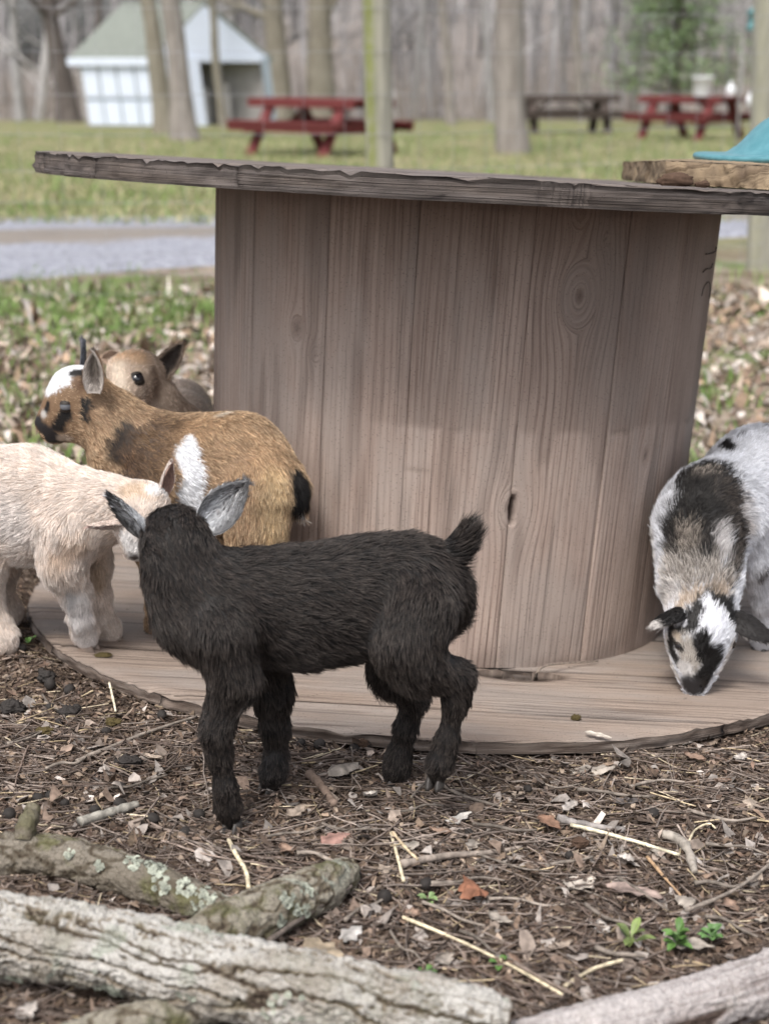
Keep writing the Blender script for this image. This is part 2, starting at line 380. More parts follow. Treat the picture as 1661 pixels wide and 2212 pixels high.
def stave(i, a0, a1):
    gap = 0.0001 if i not in (1, 5) else 0.0004
    a0r, a1r = R(a0) + gap / 0.4, R(a1) - gap / 0.4
    nu, nv = 40, 150
    tt = np.concatenate([[0, .012, .03], np.linspace(.06, .94, nu - 6), [.97, .988, 1]])
    ph = a0r + (a1r - a0r) * tt; s = np.linspace(0.0, 1.0, nv); PH, S = np.meshgrid(ph, s, indexing='ij')
    Hh = S * DRUM_H; ARC = PH * 0.4
    ring = ARC + 0.012 * perlin(P3(ARC * 5, Hh * 1.4, i * 3.1)) + 0.25 * (ARC - 0.4 * R((a0 + a1) / 2)) * perlin(P3(Hh * 1.2, i * 7.7, 0))
    dark = 0 * ring
    for ka, kh, kr, kd in kp:
        if not (a0r - 0.05 < ka / 0.4 < a1r + 0.05): continue
        dx, dy = ARC - ka, (Hh - kh) * 0.62; d = np.sqrt(dx * dx + dy * dy) + 1e-5
        flow = (ring - ka) * (1 - np.minimum((1.5 * kr / d) ** 2, 1)); inn = 1 - sstep(1.2 * kr, 1.9 * kr, d)
        near = 1 - sstep(3 * kr, 6 * kr, d)
        ring = ring * (1 - near) + (ka + flow) * near
        ring = ring * (1 - inn) + (ka + d * 0.7) * inn
        dark = np.maximum(dark, kd * np.exp(-(d / (0.62 * kr)) ** 2))
        dark = np.maximum(dark, 0.35 * kd * np.exp(-((d - 1.15 * kr) / (0.12 * kr)) ** 2))
    # old water line across the drum, drips, darker towards its top and foot
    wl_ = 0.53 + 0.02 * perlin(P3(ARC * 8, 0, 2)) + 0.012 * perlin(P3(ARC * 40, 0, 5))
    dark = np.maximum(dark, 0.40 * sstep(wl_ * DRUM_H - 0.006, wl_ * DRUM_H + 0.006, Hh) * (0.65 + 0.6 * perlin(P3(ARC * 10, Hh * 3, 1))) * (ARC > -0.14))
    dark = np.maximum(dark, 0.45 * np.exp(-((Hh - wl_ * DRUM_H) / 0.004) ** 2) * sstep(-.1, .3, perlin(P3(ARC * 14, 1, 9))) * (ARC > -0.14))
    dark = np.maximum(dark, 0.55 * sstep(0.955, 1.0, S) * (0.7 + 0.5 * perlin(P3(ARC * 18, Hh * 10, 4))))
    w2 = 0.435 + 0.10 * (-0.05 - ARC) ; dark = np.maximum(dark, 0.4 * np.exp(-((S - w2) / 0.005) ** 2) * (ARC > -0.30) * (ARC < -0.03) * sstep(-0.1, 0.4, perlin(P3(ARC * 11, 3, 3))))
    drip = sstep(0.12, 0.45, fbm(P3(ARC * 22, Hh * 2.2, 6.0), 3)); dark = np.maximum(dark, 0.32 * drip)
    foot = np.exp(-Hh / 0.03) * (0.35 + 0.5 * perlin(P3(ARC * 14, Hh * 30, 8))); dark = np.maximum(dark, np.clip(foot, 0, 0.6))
    ed = np.minimum(tt, 1 - tt)[:, None] * (a1r - a0r) * 0.4
    fade = np.ones_like(ed + 0 * S); lf = (tt < 0.5)[:, None]
    if i == 3: fade = np.where(lf, 0.4, 0.25 + 0.75 * (S < 0.55))
    if i == 2: fade = np.where(lf, 1.0, 0.4)
    if i == 4: fade = np.where(lf, 0.25 + 0.75 * (S < 0.55), 1.0)
    seam = fade * np.exp(-ed / 0.0035) * np.clip(0.45 + 0.7 * perlin(P3(ARC * 3, Hh * 9, i)), 0, 1)
    dark = np.maximum(dark, seam * 0.55)
    dr = -0.0020 * fade * np.exp(-ed / 0.0012) + 0.0009 * perlin(P3(ARC * 30, Hh * 1.0, i)) + (i % 3 - 1) * 0.0006 - 0.0012 * dark
    if i == 4 or i == 3:                                    # splintered hole beside the knot on the joint
        a, h = drum_uv(1107, 1100); e = ((ARC - a * 0.4) / 0.0048) ** 2 + ((Hh - h * DRUM_H) / 0.022) ** 2
        e = e * (1 + 0.5 * perlin(P3(ARC * 120, Hh * 60, 2)))
        pit = 1 - sstep(0.5, 1.2, e); dr = dr - 0.018 * pit; dark = np.maximum(dark, pit)
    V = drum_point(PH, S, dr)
    Vi = drum_point(np.stack([ph[0] + 0 * s, ph[-1] + 0 * s]), np.stack([s, s]), -0.024)
    F = gridF(nu, nv); n0 = nu * nv
    V = np.concatenate([V.reshape(-1, 3), Vi.reshape(-1, 3)])
    j = np.arange(nv - 1)
    side0 = np.stack([j, j + 1, n0 + j + 1, n0 + j], -1); b = (nu - 1) * nv
    side1 = np.stack([b + j + 1, b + j, n0 + nv + j, n0 + nv + j + 1], -1)
    back = np.stack([n0 + j, n0 + j + 1, n0 + nv + j + 1, n0 + nv + j], -1)
    F = np.concatenate([F, side0, side1, back])
    pad = lambda A, v=0.9: np.concatenate([A.ravel(), np.full(2 * nv, v)])
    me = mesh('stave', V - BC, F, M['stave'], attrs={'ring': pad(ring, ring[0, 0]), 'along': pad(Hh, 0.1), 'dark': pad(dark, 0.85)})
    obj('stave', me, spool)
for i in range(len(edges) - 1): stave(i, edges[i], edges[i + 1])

def flange(origin, Mx, rad, th, mat, yaw, widths, seed, hole=None, ragged=0.004, top=False):
    cy, sy = math.cos(yaw), math.sin(yaw); y = -rad + 0.0005
    for bi, w in enumerate(widths):
        y0, y1 = y + 0.0007, min(y + w - 0.0007, rad - 0.0005); y += w
        if y0 >= rad - 0.004: break
        ny = max(8, int((y1 - y0) / 0.005)); nx = 220
        yy = np.linspace(y0, y1, ny); s = np.sin(np.linspace(-1, 1, nx) * np.pi / 2) * 0.6 + np.linspace(-1, 1, nx) * 0.4
        S, Yy = np.meshgrid(s, yy, indexing='ij')
        X = S * np.sqrt(np.maximum(rad ** 2 - Yy ** 2, 0))
        rr = np.hypot(X, Yy); an = np.arctan2(Yy, X); P = P3(np.cos(an), np.sin(an), seed)
        rag = (fbm(P * 7, 3) * ragged * 0.6 + np.minimum(fbm(P * 40 + 3, 3), 0) * ragged * 0.8) * sstep(0.9 * rad, rad, rr)
        k = (rr + rag) / np.maximum(rr, 1e-6); Xr, Yr = X * k, Yy * k
        ring = Yr + 0.010 * perlin(P3(X * 1.5, Yy * 6, seed + bi * 2.3)); al = X
        ew = np.minimum(Yy - y0, y1 - Yy); inner = (rr < 0.985 * rad)
        dark = 0.7 * np.exp(-ew / 0.0018) * inner * np.clip(0.5 + perlin(P3(X * 6, bi, 1)), 0, 1)
        zt = -0.0018 * np.exp(-ew / 0.0012) * inner + 0.0012 * perlin(P3(X * 3, Yy * 40, seed)) + 0.0010 * perlin(P3(X * 8, Yy * 160, seed))
        edgef = sstep(0.965 * rad, rad, rr); zt = zt - edgef * 0.0022 * (0.6 + fbm(P * 40, 2)) - edgef * np.maximum(fbm(P * 26 + 9, 3) - 0.22, 0) * (0.010 if top else 0.009)
        crk = perlin(P3(X * 2.5, Yy * 150, seed + 9)); dark = np.maximum(dark, 0.55 * sstep(0.34, 0.5, crk)); zt = zt - 0.0012 * sstep(0.34, 0.5, crk)
        keep = np.ones((nx - 1, ny - 1), bool); holemask = None
        if hole is not None:
            hx, hy, ha, hb = hole; ex, ey = (Xr - hx) / ha, (Yr - hy) / hb; e = np.hypot(ex, ey)
            if (e < 1).any():
                sn = (e > 0.8) & (e < 1.16); Xr = np.where(sn, hx + ex / e * ha, Xr); Yr = np.where(sn, hy + ey / e * hb, Yr)
                ins = e <= 1.16; keep = ~(ins[:-1, :-1] & ins[1:, :-1] & ins[:-1, 1:] & ins[1:, 1:]); holemask = (e <= 1.16)
                dark = np.maximum(dark, 0.9 * (1 - sstep(1.0, 1.35, e)))
        F = gridF(nx, ny)[keep.ravel()]
        rows = [np.stack([Xr, Yr, th + zt], -1).reshape(-1, 3), np.stack([Xr, Yr, 0 * Xr + 0.0008 * perlin(P3(X * 5, Yy * 90, 2))], -1).reshape(-1, 3)]
        n0 = nx * ny
        # outline loop and the rim between the two faces
        li = np.concatenate([np.arange(ny), (np.arange(1, nx) * ny + ny - 1), ((nx - 1) * ny + np.arange(ny - 2, -1, -1)), (np.arange(nx - 2, 0, -1) * ny)])
        V = np.concatenate(rows); A_ring = np.concatenate([ring.ravel(), ring.ravel()]); A_al = np.concatenate([al.ravel(), al.ravel()])
        A_dk = np.concatenate([dark.ravel(), dark.ravel() * 0.5])
        FF = [F, F[:, ::-1] + n0]; L = len(li); prev = li; base = len(V)
        for lv in (0.82, 0.55, 0.3, 0.1, 0.0):
            if lv > 0:
                pt = V[li] * lv + V[li + n0] * (1 - lv); an = np.arctan2(pt[:, 1], pt[:, 0])
                g = fbm(P3(np.cos(an) * 8, np.sin(an) * 8, lv * 9 + seed), 3) * 0.0045 + fbm(P3(np.cos(an) * 30, np.sin(an) * 30, lv * 14 + seed), 2) * 0.0018
                out = np.stack([np.cos(an), np.sin(an), 0 * an], -1); isrim = (np.hypot(pt[:, 0], pt[:, 1]) > 0.97 * rad)
                pt = pt + out * (g * isrim)[:, None]
                cur = base + np.arange(L); base += L; V = np.concatenate([V, pt])
                A_ring = np.concatenate([A_ring, pt[:, 2] * 5.0 + seed + 0.004 * perlin(P3(an * 6, lv, 0))]); A_al = np.concatenate([A_al, an * rad])
                A_dk = np.concatenate([A_dk, np.clip((0.42 if top else 0.74) + 0.8 * fbm(P3(an * 14, lv * 2.5, seed), 3), 0, 1) * (1.0 if not top else 0.75)])
            else: cur = li + n0
            FF.append(np.stack([prev, cur, np.roll(cur, -1), np.roll(prev, -1)], -1)); prev = cur
        if holemask is not None:
            Fq = gridF(nx, ny); kq = keep.ravel(); e_in = {}
            for q in Fq[kq]:
                for a, b in zip(q, np.roll(q, -1)): e_in[(a, b)] = 1
            wall = [(b, a, a + n0, b + n0) for (a, b) in e_in if (b, a) not in e_in and holemask.ravel()[a] and holemask.ravel()[b]]
            if wall: FF.append(np.array(wall))
        xy = V[:, :2] @ np.array([[cy, sy], [-sy, cy]])
        Vw = origin + np.concatenate([xy, V[:, 2:]], 1) @ Mx.T
        obj('flange_board', mesh('flange_board', Vw - BC, np.concatenate(FF), mat, attrs={'ring': A_ring, 'along': A_al, 'dark': A_dk}), spool)
# slot in the lower flange at the foot of the drum
hc = np.linalg.inv(BM) @ (hit(1122, 1457, 0, True) - BC)
flange(BC, BM, BASE_R, BASE_T, M['flange'], 0.0, [0.115, 0.19, 0.185, 0.19, 0.19, 0.19, 0.19], 3.0, hole=(hc[0], hc[1] - 0.004, 0.058, 0.026))
flange(TC, TM, TOP_R, TOP_T, M['flange_top'], 0.25, [0.13, 0.19, 0.18, 0.19, 0.19, 0.18, 0.19], 8.0, ragged=0.006, top=True)
# pencil marks on the last stave: three short strokes and a narrow loop
def mark(pts, w=0.0009):
    P = []
    for u, v in pts: f, s = drum_uv(u, v); P.append(drum_point(np.array(f), np.array(s), 0.0026))
    mb = MB(); mb.tube(resample(P, 14), w, 6); o = obj('grease_pencil_mark', mb.me('grease_pencil_mark', M['mark']), None); world_child(o, spool)
M['mark'] = NT('pencil mark').out((0.03, 0.022, 0.02), 0.7, 0.2)
mark([(1522, 549), (1530, 547), (1541, 541), (1543, 532)]); mark([(1514, 586), (1522, 581), (1531, 577), (1536, 568)])
mark([(1512, 640), (1517, 620), (1527, 607), (1530, 625), (1528, 645)], 0.0007)

# ------------------------------------------------------------------ slab and teal plastic piece on the upper flange
def top_at(u, v, lift=0.0):                      # sight line meets the top face plane of the upper flange
    n = TM[:, 2]; c = TC + n * (TOP_T + lift); r = ray(u, v); o = np.array([0, 0, CAM_H]); return o + r * (n @ (c - o)) / (n @ r)
def top_local(x, y, z):                          # metres right and back of the flange centre
    return TC + TM @ np.array([x, y, TOP_T + z])
def top_xy(u, Y):
    x = (u - 830.5) / FPX * (Y / ray(u, 380)[1]); p = np.linalg.inv(TM) @ (np.array([x, Y, 0.75]) - TC); return p[0], p[1]
lx0, ly0 = top_xy(1347, 2.72); lx1, ly1 = top_xy(1440, 2.12); lx2, ly2 = top_xy(1750, 2.02)
slab_t = 0.038
ny_, nx_ = 60, 120
a0 = np.array([lx1, ly1]); a1 = np.array([lx2 + .1, ly2]); b0 = np.array([lx0, ly0]); b1 = b0 + (a1 - a0)
S, Tt = np.meshgrid(np.linspace(0, 1, nx_), np.linspace(0, 1, ny_), indexing='ij')
XY = a0 + S[..., None] * (a1 - a0) + Tt[..., None] * (b0 - a0)
sl = MB(); V = []
lay = []
for lv in (0.0, 0.12, 0.35, 0.6, 0.85, 1.0):
    q = P3(XY[..., 0] * 14, XY[..., 1] * 14, lv * 3)
    bulge = 0.007 * fbm(q, 4) + 0.004 * fbm(q * 5, 2); eb = np.minimum(np.minimum(S, 1 - S) * 8, np.minimum(Tt, 1 - Tt) * 8); eb = np.clip(eb, 0, 1)
    X2 = XY[..., 0] + bulge * (1 - eb); Y2 = XY[..., 1] + bulge * (1 - eb) + (0.012 * (1 - Tt) * (lv > .9) * (1 - eb))
    Z2 = slab_t * lv + (0.0015 * fbm(q * 3, 3) if lv == 1 else 0) - (0.004 * (1 - eb) if lv == 1 else 0) + 0 * X2
    if lv == 0: Z2 = Z2 + 0.0025
    lay.append(np.stack([X2, Y2, Z2], -1).reshape(-1, 3))
n0 = nx_ * ny_
li = np.concatenate([np.arange(ny_), (np.arange(1, nx_) * ny_ + ny_ - 1), ((nx_ - 1) * ny_ + np.arange(ny_ - 2, -1, -1)), (np.arange(nx_ - 2, 0, -1) * ny_)])
V = np.concatenate([lay[0]] + [l[li] for l in lay[1:-1]] + [lay[-1]])
idx = [li] + [n0 + k * len(li) + np.arange(len(li)) for k in range(len(lay) - 2)] + [n0 + (len(lay) - 2) * len(li) + li]
F = [gridF(nx_, ny_)[:, ::-1], gridF(nx_, ny_) + n0 + (len(lay) - 2) * len(li)]
for a, b in zip(idx[:-1], idx[1:]): F.append(np.stack([a, np.roll(a, -1), np.roll(b, -1), b], -1))
so = np.concatenate([top_local(0, 0, 0)[None]])[0]
Vw = TC + (V + np.array([0, 0, TOP_T])) @ TM.T
dk = np.clip(0.35 + 0.7 * fbm(V * 40, 3), 0, 1) * (V[:, 2] < slab_t * 0.93) * 0.75
so = TC + TM @ np.array([*((a0 + b1) / 2), TOP_T])
tag(obj('wooden_slab', mesh('wooden_slab', Vw - so, np.concatenate(F), M['slab'], attrs={'ring': V[:, 1] + V[:, 2], 'along': V[:, 0], 'dark': dk}), None, so),
    'thick rough sawn wooden slab lying on the right of the spool top', 'slab')

teal_m = NT('teal plastic'); tco = teal_m.coord(); tf = teal_m.noise(tco, 60, 4)
M['teal'] = teal_m.out(teal_m.mix(teal_m.ramp(tf, 0.35, 0.7), (0.065, 0.20, 0.238), (0.095, 0.245, 0.285)), 0.38, 0.45)
M['rust'] = simple('rusty screw', (0.21, 0.12, 0.085), 0.6, 0.5, 0.4, 300)
M['crumb'] = simple('crumbled bark', (0.085, 0.055, 0.04), 0.9, 0.1, 0.5, 200)
tx, ty = top_xy(1775, 2.33)
tp = top_local(tx, ty, slab_t + 0.001)
hook = empty('plastic_hood', tp); tag(hook, 'teal moulded plastic piece screwed down on the slab at right', 'plastic fitting')
th = np.linspace(0, 2 * np.pi, 97)[:-1]
prof = [(0.186, 0.0), (0.190, 0.004), (0.190, 0.008), (0.186, 0.011), (0.172, 0.0125), (0.150, 0.013), (0.141, 0.0145), (0.132, 0.021), (0.120, 0.034), (0.108, 0.049), (0.095, 0.062), (0.080, 0.072), (0.062, 0.079), (0.040, 0.083), (0.016, 0.085), (0.0005, 0.085)]
prof = resample(np.array(prof), 60)
V = []
for r_, z_ in prof:
    lobe = 1 + 0.02 * np.cos(th * 4 + 1.0); fold = np.exp(-((np.mod(th + np.pi * 0.70, 2 * np.pi) - 0) / 0.35) ** 2) + np.exp(-((np.mod(th + np.pi * 0.70, 2 * np.pi) - 2 * np.pi) / 0.35) ** 2)
    rr = r_ * lobe * (1 - 0.14 * fold * sstep(0.012, 0.03, z_) * (1 - sstep(0.07, 0.085, z_)))
    V.append(np.stack([rr * np.cos(th), rr * np.sin(th), z_ + 0.003 * np.sin(th * 3) * (r_ > 0.13)], -1))
V = np.array(V).reshape(-1, 3) @ TM.T
m_, k_ = len(prof), 96; I, K = np.meshgrid(np.arange(m_ - 1), np.arange(k_), indexing='ij'); K2 = (K + 1) % k_
obj('hood_shell', mesh('hood_shell', V, np.stack([I * k_ + K, I * k_ + K2, (I + 1) * k_ + K2, (I + 1) * k_ + K], -1).reshape(-1, 4), M['teal']), hook)
for an in (3.5, 1.7, 5.4, 0.3):
    mb = MB(); mb.lathe([(0.0085, 0), (0.0085, 0.0015), (0.007, 0.0035), (0.004, 0.0048), (0.0, 0.0052)], 20, (0.158 * math.cos(an), 0.158 * math.sin(an), 0.0125))
    o = mb.me('screw_head', M['rust'], True); obj('screw_head', o, hook)

# ------------------------------------------------------------------ goat kids: one continuous body each, grown from tapered limbs, and a coat of hairs
def surface_nets(f, org, h):
    nx, ny, nz = f.shape; ins = f < 0
    c = np.zeros((nx - 1, ny - 1, nz - 1), int)
    offs = [(a, b, d) for a in (0, 1) for b in (0, 1) for d in (0, 1)]
    sl = lambda A, o: A[o[0]:nx - 1 + o[0], o[1]:ny - 1 + o[1], o[2]:nz - 1 + o[2]]
    for o in offs: c += sl(ins, o)
    act = (c > 0) & (c < 8); idx = np.full(act.shape, -1); idx[act] = np.arange(act.sum())
    I = np.argwhere(act); acc = np.zeros((len(I), 3)); cnt = np.zeros(len(I))
    val = {o: f[I[:, 0] + o[0], I[:, 1] + o[1], I[:, 2] + o[2]] for o in offs}
    for o in offs:
        for ax in range(3):
            if o[ax]: continue
            o2 = list(o); o2[ax] = 1; o2 = tuple(o2); a, b = val[o], val[o2]; m = (a < 0) != (b < 0)
            t = np.where(m, a / np.where(m, a - b, 1), 0); p = np.tile(np.array(o, float), (len(I), 1)); p[:, ax] += t
            acc[m] += p[m]; cnt[m] += 1
    V = org + h * (I + acc / cnt[:, None]); Q = []
    for ax in range(3):
        a1, a2 = (ax + 1) % 3, (ax + 2) % 3
        A = ins.copy(); s0 = [slice(None)] * 3; s1 = [slice(None)] * 3; s0[ax] = slice(0, -1); s1[ax] = slice(1, None)
        ch = A[tuple(s0)] != A[tuple(s1)]; E = np.argwhere(ch)
        E = E[(E[:, a1] > 0) & (E[:, a2] > 0) & (E[:, a1] < f.shape[a1] - 1) & (E[:, a2] < f.shape[a2] - 1)]
        def cell(d1, d2):
            q = E.copy(); q[:, a1] -= d1; q[:, a2] -= d2; return idx[q[:, 0], q[:, 1], q[:, 2]]
        quad = np.stack([cell(1, 1), cell(0, 1), cell(0, 0), cell(1, 0)], -1)
        flip = ~ins[E[:, 0], E[:, 1], E[:, 2]]; quad[flip] = quad[flip][:, ::-1]; Q.append(quad)
    return V, np.concatenate(Q)
def seg_d(p, a, b):
    ba = b - a; t = np.clip(((p - a) @ ba) / max(ba @ ba, 1e-12), 0, 1); return np.linalg.norm(p - a - t[..., None] * ba, axis=-1), t

def vnormals(V, Q):
    fn = np.cross(V[Q[:, 2]] - V[Q[:, 0]], V[Q[:, 3]] - V[Q[:, 1]]); N = np.zeros_like(V)
    for k in range(4): np.add.at(N, Q[:, k], fn)
    return nrm(N), np.linalg.norm(fn, axis=1) / 2

def hairs(name, parent, roots, dirs, norms, length, col, tip, lift, radius, clump=0.5, seg=6, grav=0.15, clump_n=22, origin=(0, 0, 0), ragged=0.25):
    n = len(roots); L = length * (1 + ragged * rng.normal(size=n)).clip(0.35, 1.7)
    q = roots * 38; j = np.stack([perlin(q), perlin(q + 31), perlin(q + 57)], -1); q2 = roots * 140; j2 = np.stack([perlin(q2 + 3), perlin(q2 + 91), perlin(q2 + 17)], -1)
    d = dirs + 0.42 * j + 0.28 * j2 + 0.18 * rng.normal(size=(n, 3)); d = d - norms * (d * norms).sum(-1, keepdims=True); d = nrm(d)
    lf = (lift * (1 + 0.35 * rng.normal(size=n))).clip(0.04, 1.2)[:, None]
    P = np.zeros((n, seg, 3)); P[:, 0] = roots - norms * 0.0008; cur = P[:, 0].copy()
    for k in range(1, seg):
        t = (k - 1) / (seg - 1); dd = nrm(d + norms * lf * (1.15 - 0.75 * t) + np.array([0, 0, -1]) * grav * t)
        cur = cur + dd * (L / (seg - 1))[:, None]; P[:, k] = cur
    if clump > 0 and n > 50:
        g = rng.permutation(n)[:max(4, n // clump_n)]; kd = KDTree(len(g))
        for i, k in enumerate(g): kd.insert(roots[k], i)
        kd.balance(); near = np.array([kd.find(r)[1] for r in roots]); G = P[g[near]]
        off = np.linspace(0, 1, seg)[None, :, None] ** 1.3 * clump * (0.7 + 0.3 * rng.random((n, 1, 1)))
        P = P + (G - G[:, :1] + 0.55 * (G[:, :1] - P[:, :1]) + P[:, :1] - P) * off
    cu = bpy.data.hair_curves.new(name); cu.add_curves([seg] * n)
    P = P - np.array(origin)
    cu.attributes['position'].data.foreach_set('vector', P.astype(np.float32).ravel())
    prof = np.interp(np.linspace(0, 1, seg), [0, 0.5, 1], [1, 0.8, 0.15]); rad = (radius * np.ones(n))[:, None] * prof
    (cu.attributes.get('radius') or cu.attributes.new('radius', 'FLOAT', 'POINT')).data.foreach_set('value', rad.astype(np.float32).ravel())
    for nm, c in (('col', col), ('tip', tip)):
        c4 = np.ones((n, 4), np.float32); c4[:, :3] = c; cu.attributes.new(nm, 'FLOAT_COLOR', 'CURVE').data.foreach_set('color', c4.ravel())
    cu.materials.append(M['hair']); return obj(name, cu, parent)

def goat(label, origin, bones, patches, base, tipc, eyes=(), ears=(), hooves=(), cuts=(), nhair=50000, lens=1.0, lat=(0, 1, 0), lift=0.30, cell=0.0036, hoofm='hoof', radius=0.00038, bald=(), var=0.30, hname='goat'):
    """bones: (list of (u, v, Y, r), blend, squash, hair length, options); r in picture units at that distance"""
    root = empty('goat_kid', origin); org = np.array(root.location)
    tag(root, label, 'goat', 'goat kids round the cable spool'); lat = nrm(np.array(lat, float))
    prim = []
    for pts, kb, sq, hl, *opt in bones:
        w = [(at(u, v, Y), r / per_m(u, v, Y)) for u, v, Y, r in pts]
        for i_, ((a, ra), (b, rb)) in enumerate(zip(w[:-1], w[1:])):          # hair may shorten down a limb: (upper, lower)
            h_ = hl if not isinstance(hl, tuple) else hl[0] + (hl[1] - hl[0]) * min(1.0, i_ / 3); prim.append((a, b, ra, rb, kb, sq, h_ * lens, opt[0] if opt else {}))
    lo = np.min([np.minimum(p[0], p[1]) - max(p[2], p[3]) for p in prim], 0) - 0.012
    hi = np.max([np.maximum(p[0], p[1]) + max(p[2], p[3]) for p in prim], 0) + 0.012
    ax = [np.arange(lo[k], hi[k] + cell, cell) for k in range(3)]
    G = np.stack(np.meshgrid(*ax, indexing='ij'), -1)
    def pd(p, pr):
        a, b, ra, rb, kb, sq, hl, op = pr
        if sq != 1:
            l = (p - (a + b) / 2) @ lat; p = p + l[..., None] * lat * (1 / sq - 1); l2 = (b - a) @ lat; a2 = a - lat * l2 / 2 * (1 - 1 / sq); b2 = b + lat * l2 / 2 * (1 - 1 / sq) * 1; a2 = a + ((a - (a + b) / 2) @ lat) * lat * (1 / sq - 1); b2 = b + ((b - (a + b) / 2) @ lat) * lat * (1 / sq - 1)
        else: a2, b2 = a, b
        d, t = seg_d(p, a2, b2); return (d - (ra + (rb - ra) * t)) * (sq if sq != 1 else 1)
    f = None
    for pr in prim:
        m = max(pr[2], pr[3]) + 0.05; i0 = [max(0, int((min(pr[0][k], pr[1][k]) - m - lo[k]) / cell)) for k in range(3)]
        i1 = [min(len(ax[k]), int((max(pr[0][k], pr[1][k]) + m - lo[k]) / cell) + 2) for k in range(3)]
        if f is None: f = np.full(G.shape[:3], 0.05)
        s_ = tuple(slice(a, b) for a, b in zip(i0, i1)); d = pd(G[s_], pr); g = f[s_]; k = pr[4]
        hh = np.clip(0.5 + 0.5 * (g - d) / k, 0, 1); f[s_] = g * (1 - hh) + d * hh - k * hh * (1 - hh)
    for (u1, v1, Y1), (u2, v2, Y2), r in cuts:                        # nostrils, mouth line
        a, b = at(u1, v1, Y1), at(u2, v2, Y2); d = seg_d(G, a, b)[0] - r / per_m(u1, v1, Y1); k = 0.0018
        hh = np.clip(0.5 - 0.5 * (f + d) / k, 0, 1); f = f * (1 - hh) + (-d) * hh + k * hh * (1 - hh)
    V, Q = surface_nets(f, lo, cell)
    nb = np.zeros_like(V); cn = np.zeros(len(V))
    for _ in range(2):
        nb[:] = 0; cn[:] = 0
        for k in range(4):
            np.add.at(nb, Q[:, k], V[Q[:, (k + 1) % 4]] + V[Q[:, (k + 3) % 4]]); np.add.at(cn, Q[:, k], 2)
        V = V * 0.5 + 0.5 * nb / cn[:, None]
    N, area = vnormals(V, Q)
    if N[np.argmax(V[:, 2])][2] < 0: Q = Q[:, ::-1]; N = -N
    pu, pv, pdp = project(V)
    facing = (N * nrm(np.array([0, 0, CAM_H]) - V)).sum(-1) > 0.05
    def surf(u, v, rad=9):                                            # nearest surface point seen at u, v
        m = facing & ((pu - u) ** 2 + (pv - v) ** 2 < rad ** 2)
        if not m.any(): m = facing; k = np.where(m)[0][np.argmin((pu[m] - u) ** 2 + (pv[m] - v) ** 2)]; return k
        c = np.where(m)[0]; c = c[pdp[c] < pdp[c].min() + 0.02]; return c[np.argmin((pu[c] - u) ** 2 + (pv[c] - v) ** 2)]
    # coat colour: patches are blobs on the hide
    pats = []
    for p in patches:
        pts, r, colr, *o = p; o = o[0] if o else {}
        W = [V[surf(u, v)] for u, v in pts]; rr = r / per_m(pts[0][0], pts[0][1], W[0][1]); pats.append((W, rr, colr, o))
    def paint(X, Nn):
        c = np.tile(np.array(base, float), (len(X), 1)); t = np.tile(np.array(tipc, float), (len(X), 1)); ll = np.ones(len(X))
        nz = fbm(X * 45, 3)
        for W, rr, colr, o in pats:
            if len(W) == 1: d = np.linalg.norm(X - W[0], axis=1)
            else: d = np.min([seg_d(X, a, b)[0] for a, b in zip(W[:-1], W[1:])], 0)
            sft = o.get('soft', 0.25); d = d + nz * rr * o.get('noise', 0.35) + rng.normal(size=len(X)) * rr * o.get('jit', 0.07)
            m = (1 - sstep(rr * (1 - sft), rr * (1 + sft), d)) * o.get('amt', 1.0); m = m[:, None]
            c = c * (1 - m) + np.array(colr) * m; t = t * (1 - m) + np.array(o.get('tip', colr)) * m
            ll = ll * (1 - m[:, 0] * (1 - o.get('len', 1.0)))
        return c, t, ll
    vc, _, _ = paint(V, N)
    body = obj('body', mesh('body', V - org, Q, M['skin'], col=vc * 0.8), root)
    excl = []
    for u, v, r, mname, *o in eyes:
        k = surf(u, v, 6); o = o[0] if o else {}; er = r / per_m(u, v, V[k][1]); n_ = N[k]; c = V[k] - n_ * er * o.get('deep', 0.45)
        mb = MB(); ph = np.linspace(0, np.pi, 17); mb.lathe(np.stack([er * np.sin(ph), er * np.cos(ph)], -1), 24); e = obj('eye', mb.me('eye', M[mname], True), root, c - org)
        lid = o.get('lid', 0.25); f_ = nrm(n_); up = nrm(np.array([0, 0, 1]) - f_ * f_[2]); side = np.cross(f_, up); mb = MB()
        for sgn, cov in ((1, lid), (-1, o.get('low', 0.16))):                        # upper and lower lids as shells over the ball
            th = np.linspace(-1.25, 1.25, 17); LV = []
            for e_ in np.linspace(0, 1, 7):
                el = (1.15 - e_ * (0.55 + cov)) * sgn; rr = er * (1.10 + 0.05 * math.sin(e_ * 3))
                LV.append(c + rr * (np.cos(el) * np.cos(th)[:, None] * f_ + np.cos(el) * np.sin(th)[:, None] * side + np.sin(el) * up))
            mb.add(np.concatenate(LV), [tuple(q) for q in gridF(7, 17)])
        obj('eyelid', mb.me('eyelid', M['lid'], True), root).data.transform(Matrix.Translation(-Vector(org)))
        excl.append((c, er * o.get('ex', 1.25)))
    for u, v, r in bald: k = surf(u, v); excl.append((V[k], r / per_m(u, v, V[k][1])))
    # sample hair roots
    w = area / area.sum(); fi = rng.choice(len(Q), nhair, p=w); a = rng.random((nhair, 2)); q = Q[fi]
    bil = [(1 - a[:, 0]) * (1 - a[:, 1]), a[:, 0] * (1 - a[:, 1]), a[:, 0] * a[:, 1], (1 - a[:, 0]) * a[:, 1]]
    X = sum(b[:, None] * V[q[:, k]] for k, b in enumerate(bil)); Nh = nrm(sum(b[:, None] * N[q[:, k]] for k, b in enumerate(bil)))
    W = np.zeros(nhair); D = np.zeros((nhair, 3)); L = np.zeros(nhair); LF = np.zeros(nhair)
